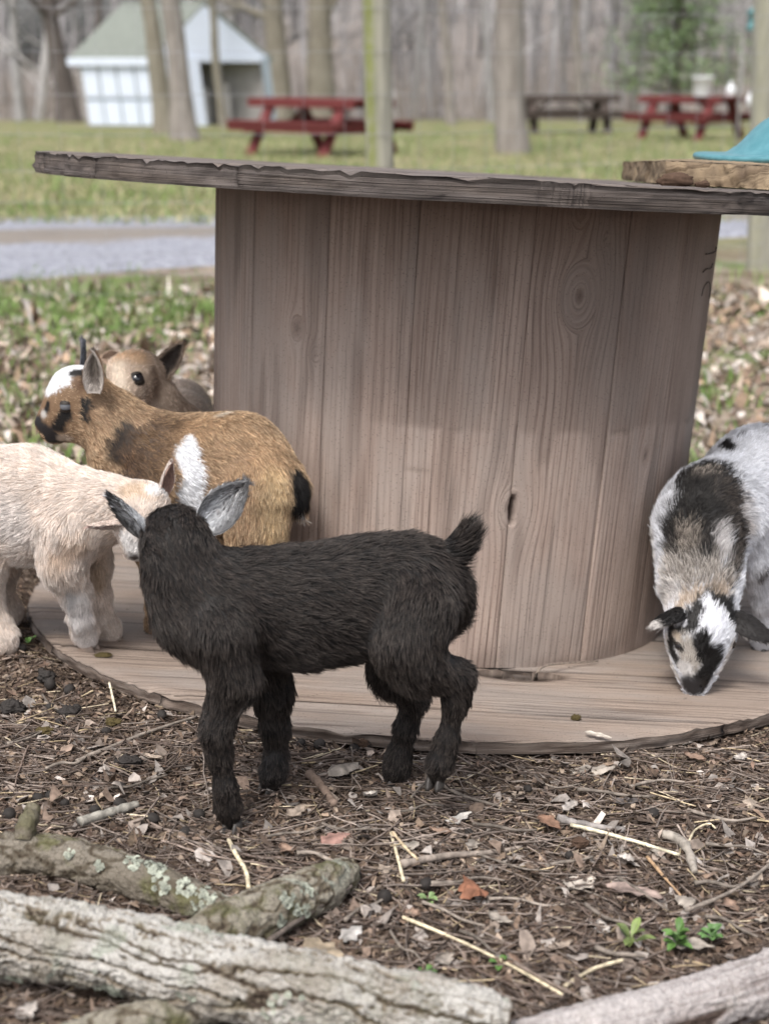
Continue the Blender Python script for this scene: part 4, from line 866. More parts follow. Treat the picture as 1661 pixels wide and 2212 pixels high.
# the black, white and tan kid grazing on the right
PW, PW2 = (0.60, 0.61, 0.65), (0.74, 0.75, 0.79); AG = (0.33, 0.27, 0.22); BKT = (0.03, 0.027, 0.025)
ypn, ypf = G(1500, 1506, 0, True), G(1643, 1402, 0, True)
goat('black and white goat kid at right with its nose down on the flange', hit(1600, 1400, 0, True),
  [([(1508, 1150, 2.03, 84), (1535, 1110, 2.06, 102), (1640, 1048, 2.16, 120), (1740, 1050, 2.26, 116), (1800, 1075, 2.31, 90)], 0.03, 0.90, 0.012, {'lift': 0.3}),
   ([(1516, 1335, 1.95, 66), (1512, 1255, 1.985, 74), (1514, 1150, 2.04, 90)], 0.03, 1.0, 0.016, {'lift': 0.42}),
   ([(1500, 1486, 1.897, 20), (1502, 1460, 1.90, 30), (1506, 1425, 1.912, 44), (1510, 1390, 1.922, 64), (1514, 1355, 1.937, 70), (1516, 1338, 1.95, 66)], 0.018, 0.9, 0.007),
   ([(1508, 1498, 1.898, 8), (1506, 1474, 1.91, 20), (1512, 1430, 1.94, 42)], 0.012, 1.0, 0.006),
   ([(1604, 1130, 2.05, 70), (1632, 1200, 2.06, 42), (1650, 1290, 2.09, 25), (1652, 1345, 2.11, 22), (1647, 1378, ypf, 25), (1644, 1388, ypf, 19)], 0.015, 0.9, (0.012, 0.008)),
   ([(1500, 1150, 2.09, 58), (1496, 1220, 2.11, 38), (1500, 1290, 2.12, 26), (1502, 1360, 2.12, 22)], 0.018, 0.9, 0.011),
   ([(1760, 1110, 2.24, 80), (1750, 1190, 2.22, 46), (1785, 1260, 2.23, 28), (1770, 1370, 2.23, 23)], 0.02, 0.9, 0.011),
   ([(1800, 1110, 2.34, 76), (1790, 1190, 2.34, 44), (1820, 1250, 2.34, 26), (1810, 1345, 2.34, 22)], 0.02, 0.9, 0.011)],
  [([(1588, 1080), (1600, 1130)], 34, AG, {'soft': 0.7, 'amt': 0.55}),
   ([(1524, 1038), (1528, 1085), (1500, 1150)], 76, BK, {'tip': BKT, 'soft': 0.16, 'noise': 0.22, 'jit': 0.12}),
   ([(1448, 1150), (1460, 1212)], 22, BK, {'tip': BKT, 'soft': 0.3, 'jit': 0.2}), ([(1512, 1150), (1526, 1228)], 22, BK, {'tip': BKT, 'soft': 0.25, 'jit': 0.2}),
   ([(1556, 1050), (1585, 1110), (1596, 1180), (1580, 1240)], 27, (0.014, 0.012, 0.012), {'tip': (0.09, 0.075, 0.065), 'soft': 0.3, 'jit': 0.2}),
   ([(1502, 1024), (1540, 1020)], 14, (0.06, 0.05, 0.045), {'tip': (0.50, 0.44, 0.38), 'soft': 0.6, 'jit': 0.25, 'amt': 0.8}),
   ([(1470, 1190), (1530, 1200)], 36, BK, {'tip': (0.07, 0.06, 0.055), 'soft': 0.3, 'jit': 0.2}),
   ([(1482, 1150), (1490, 1195)], 20, (0.09, 0.075, 0.065), {'tip': (0.42, 0.37, 0.32), 'soft': 0.6, 'jit': 0.3}),
   ([(1556, 1150), (1566, 1200)], 17, (0.40, 0.38, 0.38), {'tip': (0.6, 0.58, 0.58), 'soft': 0.5, 'jit': 0.25}),
   ([(1405, 1170), (1412, 1215)], 18, (0.45, 0.43, 0.42), {'tip': (0.62, 0.6, 0.58), 'soft': 0.5, 'jit': 0.2}),
   ([(1450, 1240), (1490, 1250), (1545, 1245)], 34, (0.22, 0.195, 0.175), {'tip': (0.56, 0.52, 0.48), 'soft': 0.6, 'jit': 0.3}),
   ([(1440, 1300), (1450, 1280)], 26, (0.46, 0.43, 0.42), {'tip': (0.66, 0.63, 0.6), 'soft': 0.6, 'jit': 0.2}),
   ([(1470, 1310), (1500, 1290), (1560, 1280)], 18, (0.33, 0.265, 0.21), {'tip': (0.54, 0.46, 0.39), 'soft': 0.6, 'jit': 0.2}),
   ([(1500, 1330), (1530, 1300), (1570, 1310), (1585, 1340)], 21, BK, {'soft': 0.3, 'jit': 0.1}),
   ([(1465, 1365), (1490, 1362), (1505, 1340)], 12, BK, {'soft': 0.3}),
   ([(1484, 1400), (1492, 1430)], 32, (0.34, 0.31, 0.28), {'tip': (0.52, 0.49, 0.45), 'soft': 0.35}),
   ([(1530, 1300), (1538, 1330)], 13, (0.74, 0.75, 0.80), {'soft': 0.3, 'jit': 0.15}),
   ([(1545, 1345), (1550, 1375), (1540, 1395)], 32, (0.76, 0.77, 0.82), {'soft': 0.15, 'noise': 0.25, 'jit': 0.1, 'len': 1.6}),
   ([(1510, 1385), (1524, 1420), (1542, 1418), (1522, 1455), (1510, 1480)], 21, BK, {'soft': 0.2}),
   ([(1545, 1425), (1530, 1450)], 18, BK, {'soft': 0.25}),
   ([(1580, 1400), (1566, 1440), (1552, 1460)], 14, (0.52, 0.48, 0.45), {'soft': 0.4}),
   ([(1448, 1360), (1452, 1410), (1468, 1440)], 11, BK, {'soft': 0.25}), ([(1452, 1384), (1462, 1396), (1474, 1404)], 6, BK, {'soft': 0.3}), ([(1456, 1372), (1470, 1382)], 6, (0.5, 0.42, 0.34), {'soft': 0.4}),
   ([(1474, 1438), (1482, 1450)], 14, (0.55, 0.53, 0.52), {'soft': 0.35}), ([(1440, 1380), (1448, 1430), (1464, 1462)], 8, (0.60, 0.57, 0.54), {'soft': 0.4}),
   ([(1503, 1486), (1494, 1488), (1488, 1478)], 20, (0.028, 0.026, 0.028), {'soft': 0.3, 'len': 0.25}),
   ([(1560, 962), (1575, 972)], 13, BK, {'soft': 0.25, 'noise': 0.5}), ([(1655, 922)], 9, BK, {'soft': 0.4}), ([(1600, 940)], 8, (0.12, 0.12, 0.13), {'soft': 0.6}),
   ([(1512, 975)], 10, (0.10, 0.10, 0.11), {'soft': 0.7, 'amt': 0.8}), ([(1655, 1232), (1640, 1245)], 10, (0.10, 0.09, 0.09), {'soft': 0.5})],
  PW, PW2,
  eyes=[(1463, 1394, 10, 'eye', {'lid': 0.3, 'deep': 0.75, 'ex': 1.0, 'low': 0.25}), (1584, 1394, 10, 'eye', {'lid': 0.6, 'deep': 0.6})],
  ears=[((1474, 1318, 1.92), (1408, 1346, 1.89), 56, (-0.2, -0.2, -1), (0.012, 0.011, 0.011), (0.25, 0.23, 0.22), {'cup': 0.6, 'tipc': (0.55, 0.52, 0.50), 'bend': (0, 0, -0.004)}),
        ((1582, 1326, 1.93), (1672, 1384, 1.90), 62, (0.2, 0.35, -1), (0.016, 0.014, 0.014), (0.5, 0.47, 0.45), {'cup': 0.5, 'rim': (0.5, 0.47, 0.45)})],
  hooves=[(1642, 1397, ypf, 20, (-.5, -1, 0)), (1502, 1366, 2.12, 18, (-.5, -1, 0)), (1768, 1376, 2.23, 18, (-.8, -.6, 0)), (1808, 1350, 2.34, 18, (-.8, -.6, 0))],
  cuts=[((1511, 1484, 1.885), (1515, 1478, 1.875), 3.2), ((1490, 1482, 1.882), (1487, 1476, 1.875), 3), ((1483, 1492, 1.88), (1474, 1466, 1.885), 1.6)],
  nhair=100000, lat=(0.5, -0.8, 0), lift=0.30, radius=0.00036, cell=0.0034, var=0.14)

# ------------------------------------------------------------------ logs and branches in front
def bark_mat(name, pale, mid, dark, lich=(0.33, 0.355, 0.30), moss=(0.10, 0.10, 0.045)):
    n = NT(name); co = n.coord(); h = n.attr('h'); li = n.attr('lichen'); mo = n.attr('moss'); cutf = n.attr('cut')
    f = n.noise(co, 60, 6, 0.65); g = n.noise(co, 330, 5, 0.65); w = n.noise(co, 17, 4); vc = n.voro(co, 230)
    c = n.mix(n.ramp(n.math('ADD', h, n.math('MULTIPLY', n.math('SUBTRACT', f, 0.5), 0.7)), 0.25, 0.85), mid, pale)
    c = n.mix(n.ramp(w, 0.45, 0.7, 0, 0.6), c, mid)
    c = n.mix(n.ramp(g, 0.5, 0.7, 0, 0.6), c, tuple(0.55 * x for x in mid))
    c = n.mix(n.ramp(h, 0.30, 0.02), c, dark)
    c = n.mix(n.math('MULTIPLY', mo, n.ramp(f, 0.35, 0.6)), c, moss)
    c = n.mix(n.math('MULTIPLY', li, n.ramp(g, 0.25, 0.5)), c, lich)
    ck = n.ramp(n.voro(co, 120, 'DISTANCE_TO_EDGE'), 0.05, 0.0); c = n.mix(n.math('MULTIPLY', ck, 0.5), c, dark)
    cutc = n.mix(n.noise(co, 90, 4), (0.30, 0.21, 0.13), (0.14, 0.09, 0.055)); c = n.mix(cutf, c, cutc)
    n.bump(n.math('ADD', n.math('MULTIPLY', f, 1.0), n.math('ADD', n.math('MULTIPLY', g, 0.8), n.math('MULTIPLY', vc, 0.5))), 0.9, 0.003)
    return n.out(c, 0.85, 0.2)
M['bark_pale'] = bark_mat('fissured pale bark', (0.50, 0.485, 0.455), (0.215, 0.18, 0.135), (0.050, 0.036, 0.027), lich=(0.33, 0.355, 0.30))
M['bark_moss'] = bark_mat('mossy bark', (0.215, 0.19, 0.155), (0.115, 0.097, 0.072), (0.06, 0.045, 0.032), moss=(0.115, 0.115, 0.05))
M['bark_short'] = bark_mat('cracked bark', (0.29, 0.265, 0.215), (0.15, 0.125, 0.09), (0.05, 0.037, 0.027))
M['bare'] = bark_mat('debarked wood', (0.50, 0.465, 0.455), (0.235, 0.20, 0.19), (0.085, 0.06, 0.05))
def log(name, label, pts, mat, kind, n_s, n_t, seed, sink=0.25, group=None, ends=True, lichens=(), lift0=0.0):
    """pts: (u, v, radius in picture units) along the middle of the log as seen"""
    W, Rr = [], []
    for u, v, r, *dz in pts:
        rr = r / per_m(u, v, 1.25); p = hit(u, v, rr * (1 - sink) + lift0 + (dz[0] if dz else 0)); rr = r / per_m(u, v, p[1]); W.append(p); Rr.append(rr)
    c = resample(np.array(W), n_s); rad = np.maximum(resample(np.array(Rr)[:, None] * np.ones((1, 1)), n_s)[:, 0], 0.003)
    t, x, z = frames(c); S = np.concatenate([[0], np.cumsum(np.linalg.norm(np.diff(c, axis=0), axis=1))]); th = np.arange(n_t) * 2 * np.pi / n_t
    SS, TH = np.meshgrid(S, th, indexing='ij'); RR = rad[:, None] + 0 * TH; r0 = rad.mean()
    px, py = np.cos(TH) * RR, np.sin(TH) * RR; q = P3(px, py, SS); k = 1 / max(r0, 0.012)
    if kind == 'fissured':
        wv = 0.4 * fbm(P3(px * 9, py * 9, SS * 7 + seed), 2); tw = TH * 1.0 + SS * 0.8
        a = np.abs(perlin(P3(np.cos(tw + wv) * 2.3, np.sin(tw + wv) * 2.3, SS * 5.0 + seed)) + 0.30 * perlin(P3(px * 60, py * 60, SS * 34 + seed)) + 0.15 * perlin(q * 190))
        a2 = np.abs(perlin(P3(np.cos(tw - wv) * 4.6, np.sin(tw - wv) * 4.6, SS * 9.0 + seed + 7)) + 0.35 * perlin(q * 120)); a = np.minimum(a, 0.06 + 1.3 * a2)
        h = sstep(0.01, 0.21, a); plate = sstep(0.0, 0.07, np.abs(perlin(P3(px * 26, py * 26, SS * 38 + seed)) + 0.2 * perlin(q * 150)))
        h = h * (0.72 + 0.28 * plate); disp = r0 * 0.17 * (h - 0.6) + 0.0030 * fbm(q * 60, 3) + 0.0012 * fbm(q * 240, 3) + 0.0016 * sstep(.0, .12, fbm(P3(px * 130, py * 130, SS * 60), 2)) + r0 * 0.10 * fbm(q * 14, 2)
    elif kind == 'rough':
        a = np.abs(fbm(P3(px * 40, py * 40, SS * 22 + seed), 3)); h = sstep(0.02, 0.28, a) * 0.8 + 0.2 * sstep(0, .2, np.abs(perlin(q * 95)))
        disp = r0 * 0.075 * (h - 0.6) + 0.0017 * fbm(q * 90, 3) + r0 * 0.10 * fbm(q * 18, 2)
    else:
        a = fbm(P3(px * 30, py * 30, SS * 9 + seed), 3); big = perlin(P3(px * 14, py * 14, SS * 11 + seed + 4)); grain = fbm(P3(np.cos(TH) * 9, np.sin(TH) * 9, SS * 5 + seed), 3)
        pit = sstep(-0.02, 0.22, fbm(P3(px * 20, py * 20, SS * 13 + seed + 9), 3)); h = np.clip(0.75 + 0.35 * grain - 0.85 * pit * sstep(-0.3, 0.2, -np.sin(TH) + .3), 0, 1)
        disp = r0 * 0.13 * big + r0 * 0.07 * grain - r0 * 0.09 * pit + 0.0012 * fbm(q * 120, 2)
    moss = np.clip(sstep(0.0, 0.4, fbm(q * 24 + seed, 3)) * (0.8 if kind != 'bare' else 0.15), 0, 1) * (1 if kind != 'fissured' else 0.35)
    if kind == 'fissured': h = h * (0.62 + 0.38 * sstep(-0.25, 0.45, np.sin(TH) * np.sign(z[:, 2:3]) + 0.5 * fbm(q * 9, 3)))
    lich = sstep(0.30, 0.42, fbm(q * 30 + seed * 2, 4)) * (0.9 if kind == 'fissured' else 0.75) * (kind != 'bare'); lich = lich * sstep(-0.1, 0.3, fbm(q * 7 + seed, 2))
    P = c[:, None] + (RR + disp)[..., None] * (np.cos(TH)[..., None] * x[:, None] + np.sin(TH)[..., None] * z[:, None])
    o_ = c.mean(0); I, K = np.meshgrid(np.arange(n_s - 1), np.arange(n_t), indexing='ij'); K2 = (K + 1) % n_t
    F = [np.stack([I * n_t + K, I * n_t + K2, (I + 1) * n_t + K2, (I + 1) * n_t + K], -1).reshape(-1, 4)]
    V = [P.reshape(-1, 3)]; A = {'h': [h.ravel()], 'lichen': [lich.ravel()], 'moss': [moss.ravel()], 'cut': [0 * h.ravel()]}; n0 = n_s * n_t
    for e, sgn in ((0, -1), (n_s - 1, 1)):                              # broken end faces, rings of their own
        prev = e * n_t + np.arange(n_t)
        for j, f_ in enumerate((0.97, 0.75, 0.45, 0.15, 0.01)):
            ring = c[e] + (P[e] - c[e]) * f_ + t[e] * sgn * (r0 * 0.12 * fbm(P3(P[e][:, 0] * 60, P[e][:, 1] * 60, P[e][:, 2] * 60 * f_ + j), 3) + 0.002)[:, None]
            V.append(ring); cur = n0 + np.arange(n_t); n0 += n_t; A['h'].append(np.full(n_t, 0.45 + .2 * (j % 2))); A['cut'].append(np.full(n_t, 1.0 if j > 0 else 0.6)); A['lichen'].append(np.zeros(n_t)); A['moss'].append(np.zeros(n_t))
            q_ = np.stack([prev, np.roll(prev, -1), np.roll(cur, -1), cur], -1); F.append(q_ if sgn > 0 else q_[:, ::-1]); prev = cur
    me = mesh(name, np.concatenate(V) - o_, np.concatenate(F), M[mat], attrs={k: np.concatenate(v) for k, v in A.items()})
    o = obj(name, me, None, o_); tag(o, label, 'log', group)
    flat = []                                                          # leafy lichen standing off the bark
    for u, v, n_, sp in lichens:
        pu, pv, pd_ = project(P); m = (np.hypot(pu - u, pv - v) < sp) & (pd_ < np.median(pd_) + 0.5)
        nn = nrm(P - c[:, None]); fc = (nn * nrm(np.array([0, 0, CAM_H]) - P)).sum(-1) > 0.1; idx = np.argwhere(m & fc)
        if not len(idx): continue
        for k_ in rng.choice(len(idx), n_): i, j = idx[k_]; flat.append((P[i, j], nn[i, j]))
    if flat:
        mb = MB(); cc = []
        for p, nn in flat:
            u_ = nrm(np.cross(nn, rng.normal(size=3))); w_ = np.cross(nn, u_); s = rng.uniform(0.0014, 0.0036); k6 = np.linspace(0, 2 * np.pi, 8)[:-1]
            rr = s * (0.7 + 0.5 * rng.random(7)); V_ = [p + nn * 0.0006] + [p + rr[k] * (math.cos(k6[k]) * u_ + math.sin(k6[k]) * w_) + nn * s * rng.uniform(0.1, 0.8) for k in range(7)]
            mb.add(np.array(V_) - o_, [(0, 1 + k, 1 + (k + 1) % 7) for k in range(7)]); g = rng.uniform(0.75, 1.25); cc += [np.array((0.27, 0.29, 0.24)) * g * 0.7] + [np.array((0.34, 0.36, 0.30)) * g] * 7
        tag(obj('lichen', mb.me('lichen', M['litter'], False, np.array(cc)), o), kind='stuff')
    return o
log('fallen_log', 'big pale log with deep fissured bark lying across the lower left foreground', [(-130, 2000, 76), (0, 2018, 76), (150, 2038, 79), (330, 2072, 82), (560, 2124, 82), (800, 2172, 80), (980, 2208, 74), (1088, 2228, 64)], 'bark_pale', 'fissured', 620, 230, 3.0, 0.15,
    lichens=[(230, 2160, 60, 34), (20, 2150, 40, 40), (330, 2190, 40, 30), (400, 2160, 14, 20), (620, 2205, 40, 60)], lift0=0.012)
br = log('mossy_branch', 'curved mossy branch with pale lichen spots and a short stub behind the big log', [(-120, 1852, 50), (0, 1848, 48), (110, 1853, 48), (220, 1874, 46), (330, 1910, 43), (430, 1950, 37), (520, 1985, 32)], 'bark_moss', 'rough', 420, 150, 7.0, 0.2,
    lichens=[(335, 1868, 60, 24), (290, 1862, 24, 18), (215, 1872, 12, 10), (350, 1912, 24, 20), (400, 1920, 24, 20), (440, 1945, 30, 26), (150, 1845, 10, 10)])
s0, s1 = hit(52, 1815, 0.035), hit(72, 1742, 0.055)
sp_ = resample(np.array([s0, hit(56, 1788, 0.045), hit(68, 1760, 0.05), s1]), 30); V, F = tube_arr(sp_, np.interp(np.linspace(0, 1, 30), [0, 1], [0.0105, 0.0075]) * (1 + 0.15 * perlin(sp_ * 120)), 18)
V = V + 0.0012 * fbm(V * 150, 3)[:, None] * nrm(V - np.repeat(sp_, 18, 0))
F = [tuple(f) for f in F] + [tuple(range(29 * 18, 30 * 18))]
o = obj('stub', mesh('stub', V, F, M['bark_moss'], attrs={'h': 0.5 + 0.5 * fbm(V * 90, 2), 'lichen': 0 * V[:, 0], 'moss': 0.5 + 0 * V[:, 0], 'cut': np.r_[np.zeros(len(V) - 18), np.ones(18) * .5]})); world_child(o, br)
log('short_log', 'short grey log with cracked bark and a torn brown end beside the mossy branch', [(400, 2045, 50), (470, 2015, 56), (560, 1978, 58), (650, 1938, 54), (715, 1905, 46), (748, 1884, 33)], 'bark_short', 'rough', 300, 150, 12.0, 0.2,
    lichens=[(620, 1945, 20, 14), (650, 1965, 20, 16), (660, 1925, 14, 14), (610, 1990, 12, 12)])
log('debarked_log', 'smooth debarked pinkish log in the lower right corner', [(1020, 2290, 56), (1180, 2252, 60), (1350, 2212, 62), (1520, 2166, 64), (1680, 2116, 64), (1850, 2062, 62)], 'bare', 'bare', 420, 170, 21.0, 0.2)
log('split_branch', 'grey brown branch half hidden under the big pale log at the bottom edge', [(120, 2260, 40), (260, 2222, 44), (400, 2190, 40), (520, 2160, 36)], 'bark_short', 'rough', 220, 100, 31.0, 0.4)

# ------------------------------------------------------------------ litter on the ground
PAL = np.array([(0.13, 0.092, 0.068), (0.085, 0.06, 0.044), (0.17, 0.125, 0.093), (0.23, 0.18, 0.14), (0.052, 0.038, 0.030), (0.11, 0.074, 0.056), (0.155, 0.12, 0.10), (0.095, 0.07, 0.05)])
BAREM = rng
def on_disc(x, y):
    l = (np.stack([x, y], -1) - BC[:2]); return np.hypot(l[:, 0], l[:, 1]) < BASE_R * 0.985
def scatter(n, reg, disc=False):
    x0, x1, y0, y1 = reg; x = rng.uniform(x0, x1, n * 3); y = rng.uniform(y0, y1, n * 3); m = (on_disc(x, y) == disc) & (np.abs(x) < 0.30 * y + 0.12); return x[m][:n], y[m][:n]
def chips(name, n, reg, smin, smax, pal, mat, aspect=(0.25, 0.9), curl=0.5, lift=0.0, pw=2.0, kind='stuff', only_disc=False):
    x, y = scatter(n, reg, only_disc); n = len(x); s = smin + (smax - smin) * rng.random(n) ** pw; a = rng.uniform(*aspect, n); yaw = rng.uniform(0, 6.283, n)
    z = disc_z(x, y) - 0.001 if only_disc else ground_z(x, y); q = P3(x, y, 0 * x); gxn = np.stack([ground_z(x + .004, y) - ground_z(x - .004, y), ground_z(x, y + .004) - ground_z(x, y - .004)], -1) / 0.008
    tl = rng.normal(size=(n, 2)) * (0.1 if only_disc else 0.28); gxn = gxn + tl
    loc = np.array([(-1, -.25), (-.55, -1), (.35, -.85), (1, 0.1), (.45, .9), (-.5, .8)]); K = len(loc)
    L = loc[None] * (1 + 0.35 * rng.normal(size=(n, K, 2))); bx = L[..., 0] * s[:, None] * .5; by = L[..., 1] * (s * a)[:, None] * .5
    X = bx * np.cos(yaw)[:, None] - by * np.sin(yaw)[:, None]; Y = bx * np.sin(yaw)[:, None] + by * np.cos(yaw)[:, None]
    Z = X * gxn[:, :1] + Y * gxn[:, 1:] + (curl * (rng.normal(size=(n, 1))) * (L[..., 0] ** 2 - .4) + curl * .6 * rng.normal(size=(n, K)) * .4) * s[:, None] * .35
    Z = Z - Z.min(1, keepdims=True) * 0.75 + rng.uniform(0, 1, (n, 1)) * (0.0005 if only_disc else 0.003) + lift
    V = np.stack([X + x[:, None], Y + y[:, None], Z + z[:, None]], -1)
    i = np.arange(n)[:, None] * K; F = np.concatenate([i + np.array([0, 1, 2, 5]), i + np.array([5, 2, 3, 4])])
    c = pal[rng.integers(0, len(pal), n)] * np.exp(0.28 * rng.normal(size=(n, 1))); c = np.repeat(c, K, 0)
    return tag(obj(name, mesh(name, V.reshape(-1, 3), F, M[mat], False, c)), kind=kind)
NEAR = (-0.75, 0.75, 0.98, 2.5)
chips('leaf_mould', 70000, NEAR, 0.002, 0.010, PAL, 'litter')
chips('wood_chips', 9000, NEAR, 0.005, 0.019, PAL * 1.2, 'litter', (0.12, 0.45), 0.25)
chips('leaf_scraps', 1800, (-0.6, 0.75, 0.98, 1.75), 0.007, 0.021, np.array([(0.24, 0.195, 0.165), (0.28, 0.245, 0.22), (0.19, 0.14, 0.11), (0.32, 0.285, 0.26)]), 'litter', (0.4, 0.9), 0.6)
chips('leaf_scatter', 16000, (-2.8, 2.8, 2.5, 6.4), 0.015, 0.058, np.array([(0.32, 0.26, 0.21), (0.42, 0.36, 0.31), (0.22, 0.16, 0.12), (0.17, 0.12, 0.09), (0.50, 0.45, 0.41), (0.28, 0.20, 0.14)]), 'litter', (0.4, 0.9), 0.8)

def twig_pts(x, y, L, yaw, bendiness, n=7, lift=0.003, rise=0.0):
    t = np.linspace(-.5, .5, n); w = np.cumsum(rng.normal(size=n) * bendiness / n) ; w = w - w.mean(); dirx = np.cos(yaw + w); diry = np.sin(yaw + w)
    X = np.cumsum(dirx) * L / n; Y = np.cumsum(diry) * L / n; X += x - X.mean(); Y += y - Y.mean(); g = ground_z(X, Y)
    k = np.polyfit(t, g, 1); line = np.polyval(k, t); Z = np.maximum(line + np.max(g - line) * 0.5, g) + lift + rise * (t + .5); return np.stack([X, Y, Z], -1)
def twigs(name, n, reg, L0, L1, r0, r1, pal, mat, bend=0.6, sides=5):
    x, y = scatter(n, reg); Vs, Fs, Cs = [], [], []; b = 0
    for k in range(len(x)):
        L = L0 + (L1 - L0) * rng.random() ** 1.6; r = r0 + (r1 - r0) * rng.random() ** 2; P = twig_pts(x[k], y[k], L, rng.normal(0.15, 0.75) if rng.random() < .65 else rng.uniform(0, 6.28), bend, 8, r * 0.8 + rng.random() * 0.006)
        V, F = tube_arr(P, r * np.linspace(1, 0.6, 8), sides); Vs.append(V); Fs.append(F + b); b += len(V); Cs.append(np.tile(pal[rng.integers(len(pal))] * math.exp(0.25 * rng.normal()), (len(V), 1)))
    return tag(obj(name, mesh(name, np.concatenate(Vs), np.concatenate(Fs), M[mat], True, np.concatenate(Cs))), kind='stuff')
TW = np.array([(0.17, 0.135, 0.115), (0.12, 0.09, 0.075), (0.23, 0.19, 0.165), (0.085, 0.065, 0.055)]); ST = np.array([(0.40, 0.325, 0.215), (0.33, 0.26, 0.165), (0.47, 0.40, 0.29)])
twigs('fine_twigs', 3300, (-0.65, 0.75, 0.98, 1.72), 0.03, 0.15, 0.0005, 0.0014, TW, 'litter')
twigs('rootlets', 500, (-0.75, 0.75, 0.98, 2.3), 0.03, 0.10, 0.0005, 0.0012, TW, 'litter', 1.4)
chips('spool_crumbs', 900, NEAR, 0.0012, 0.005, PAL, 'litter', (0.4, 0.9), 0.3, only_disc=True)
twigs('straw_bits', 700, (-0.75, 0.75, 0.98, 2.3), 0.015, 0.07, 0.0006, 0.0014, ST, 'litter', 0.5, 4)

def twig_thing(name, label, cat, pts, r, colr, group=None, n=16, taper=0.55, lift=0.004, knob=0.12):
    W = resample(np.array([hit(u, v, lift + (d[0] if d else 0)) for u, v, *d in pts]), n); o_ = W.mean(0)
    V, F = tube_arr(W, r * np.linspace(1, taper, n) * (1 + knob * rng.normal(size=n)), 8); V = V - o_; F = [tuple(f) for f in F] + [tuple(range(8))[::-1], tuple((n - 1) * 8 + k for k in range(8))]
    V = V + 0.15 * r * fbm((V + o_) * 250, 2)[:, None] * np.array([0.4, 0.4, 1])
    cc = np.array(colr) * np.exp(0.25 * fbm((V + o_) * 90, 2))[:, None]
    return tag(obj(name, mesh(name, V, F, M['litter'], True, cc), None, o_), label, cat, group)
GT = (0.24, 0.205, 0.175); PS = (0.60, 0.52, 0.37)
twig_thing('straw_stalk', 'long pale straw stalk lying straight on the litter right of centre', 'straw', [(1232, 1782), (1350, 1812), (1468, 1848)], 0.0021, (0.66, 0.60, 0.45), taper=0.9, knob=0.03, lift=0.008)
twig_thing('straw_stalk', 'bent tan straw stalk leading from the black kid front hoof to the short log', 'straw', [(494, 1815), (512, 1850), (532, 1885), (537, 1920)], 0.0024, PS, taper=0.9, knob=0.04, lift=0.007)
twig_thing('straw_stalk', 'long thin straw running down to the bottom edge right of the big log', 'straw', [(870, 1982), (985, 2030), (1100, 2085), (1215, 2150)], 0.0017, PS, taper=0.8, lift=0.007)
twig_thing('straw_stalk', 'straw stalk forming one arm of the crossed pair below the black kid hind legs', 'straw', [(845, 1800), (858, 1850), (872, 1905)], 0.0018, PS, taper=0.9, lift=0.006)
twig_thing('straw_stalk', 'short slanting straw meeting another at its top below the black kid hind legs', 'straw', [(848, 1798), (872, 1828), (902, 1858)], 0.0017, (0.5, 0.4, 0.27), taper=0.9, lift=0.008)
twig_thing('straw_stalk', 'small white straw stuck upright in the dirt by the left flange rim', 'straw', [(236, 1475, 0.012), (242, 1500, 0.006), (250, 1537)], 0.0016, (0.66, 0.6, 0.46), taper=0.8)
twig_thing('straw_stalk', 'curled straw blade bent in a loop near the right edge of the litter', 'straw', [(1484, 1830), (1500, 1795), (1530, 1780), (1545, 1790)], 0.0014, PS, taper=0.6, lift=0.008)
twig_thing('straw_stalk', 'short straw lying toward the camera above the lower right green sprouts', 'straw', [(1220, 2132), (1280, 2095), (1345, 2075)], 0.0018, PS, taper=0.9, lift=0.008)
twig_thing('straw_stalk', 'rusty tan grass blade lying across twigs near the right of the litter', 'straw', [(1398, 1852), (1430, 1890), (1470, 1935)], 0.0022, (0.42, 0.28, 0.17), taper=0.4, lift=0.008)
twig_thing('dry_stick', 'long thin grey stick slanting up to the black kid front knee', 'stick', [(165, 1645), (260, 1605), (340, 1575), (425, 1548)], 0.0028, GT, taper=0.6)
twig_thing('dry_stick', 'short lichen grey stick on the dirt above the mossy branch', 'stick', [(172, 1776), (230, 1758), (296, 1738)], 0.0058, (0.27, 0.255, 0.225), taper=0.75, lift=0.006)
twig_thing('dry_stick', 'grey stick lying level on the litter in front of the black kid', 'stick', [(865, 1868), (960, 1850), (1050, 1843), (1125, 1832)], 0.0042, (0.25, 0.21, 0.18), taper=0.6, lift=0.005)
twig_thing('dry_stick', 'dark stick piece lying below the black kid belly', 'stick', [(668, 1672), (695, 1700), (722, 1738)], 0.0062, (0.17, 0.125, 0.10), taper=0.8, lift=0.006)
twig_thing('dry_stick', 'hooked grey twig with rough bark on the right of the litter', 'stick', [(1432, 1802), (1466, 1815), (1487, 1840), (1500, 1884)], 0.0058, (0.30, 0.27, 0.235), taper=0.8, lift=0.007)
twig_thing('dry_stick', 'blue grey stick resting beside the long pale straw', 'stick', [(1205, 1768), (1270, 1784), (1350, 1794)], 0.0048, (0.23, 0.21, 0.20), taper=0.7, lift=0.005)
twig_thing('dry_stick', 'long bent twig climbing from the litter to the right edge', 'stick', [(1480, 1968), (1540, 1945), (1600, 1915), (1675, 1858)], 0.0024, GT, lift=0.012)
twig_thing('dry_stick', 'thin upright stick poking out beside the right log end', 'stick', [(1110, 2080), (1180, 2120), (1260, 2160)], 0.0022, (0.19, 0.15, 0.125), lift=0.01)
twig_thing('dry_stick', 'dark stick leaning on the torn end of the short log', 'stick', [(580, 2035), (650, 1985), (720, 1940), (760, 1915)], 0.0028, (0.14, 0.115, 0.10), lift=0.016)
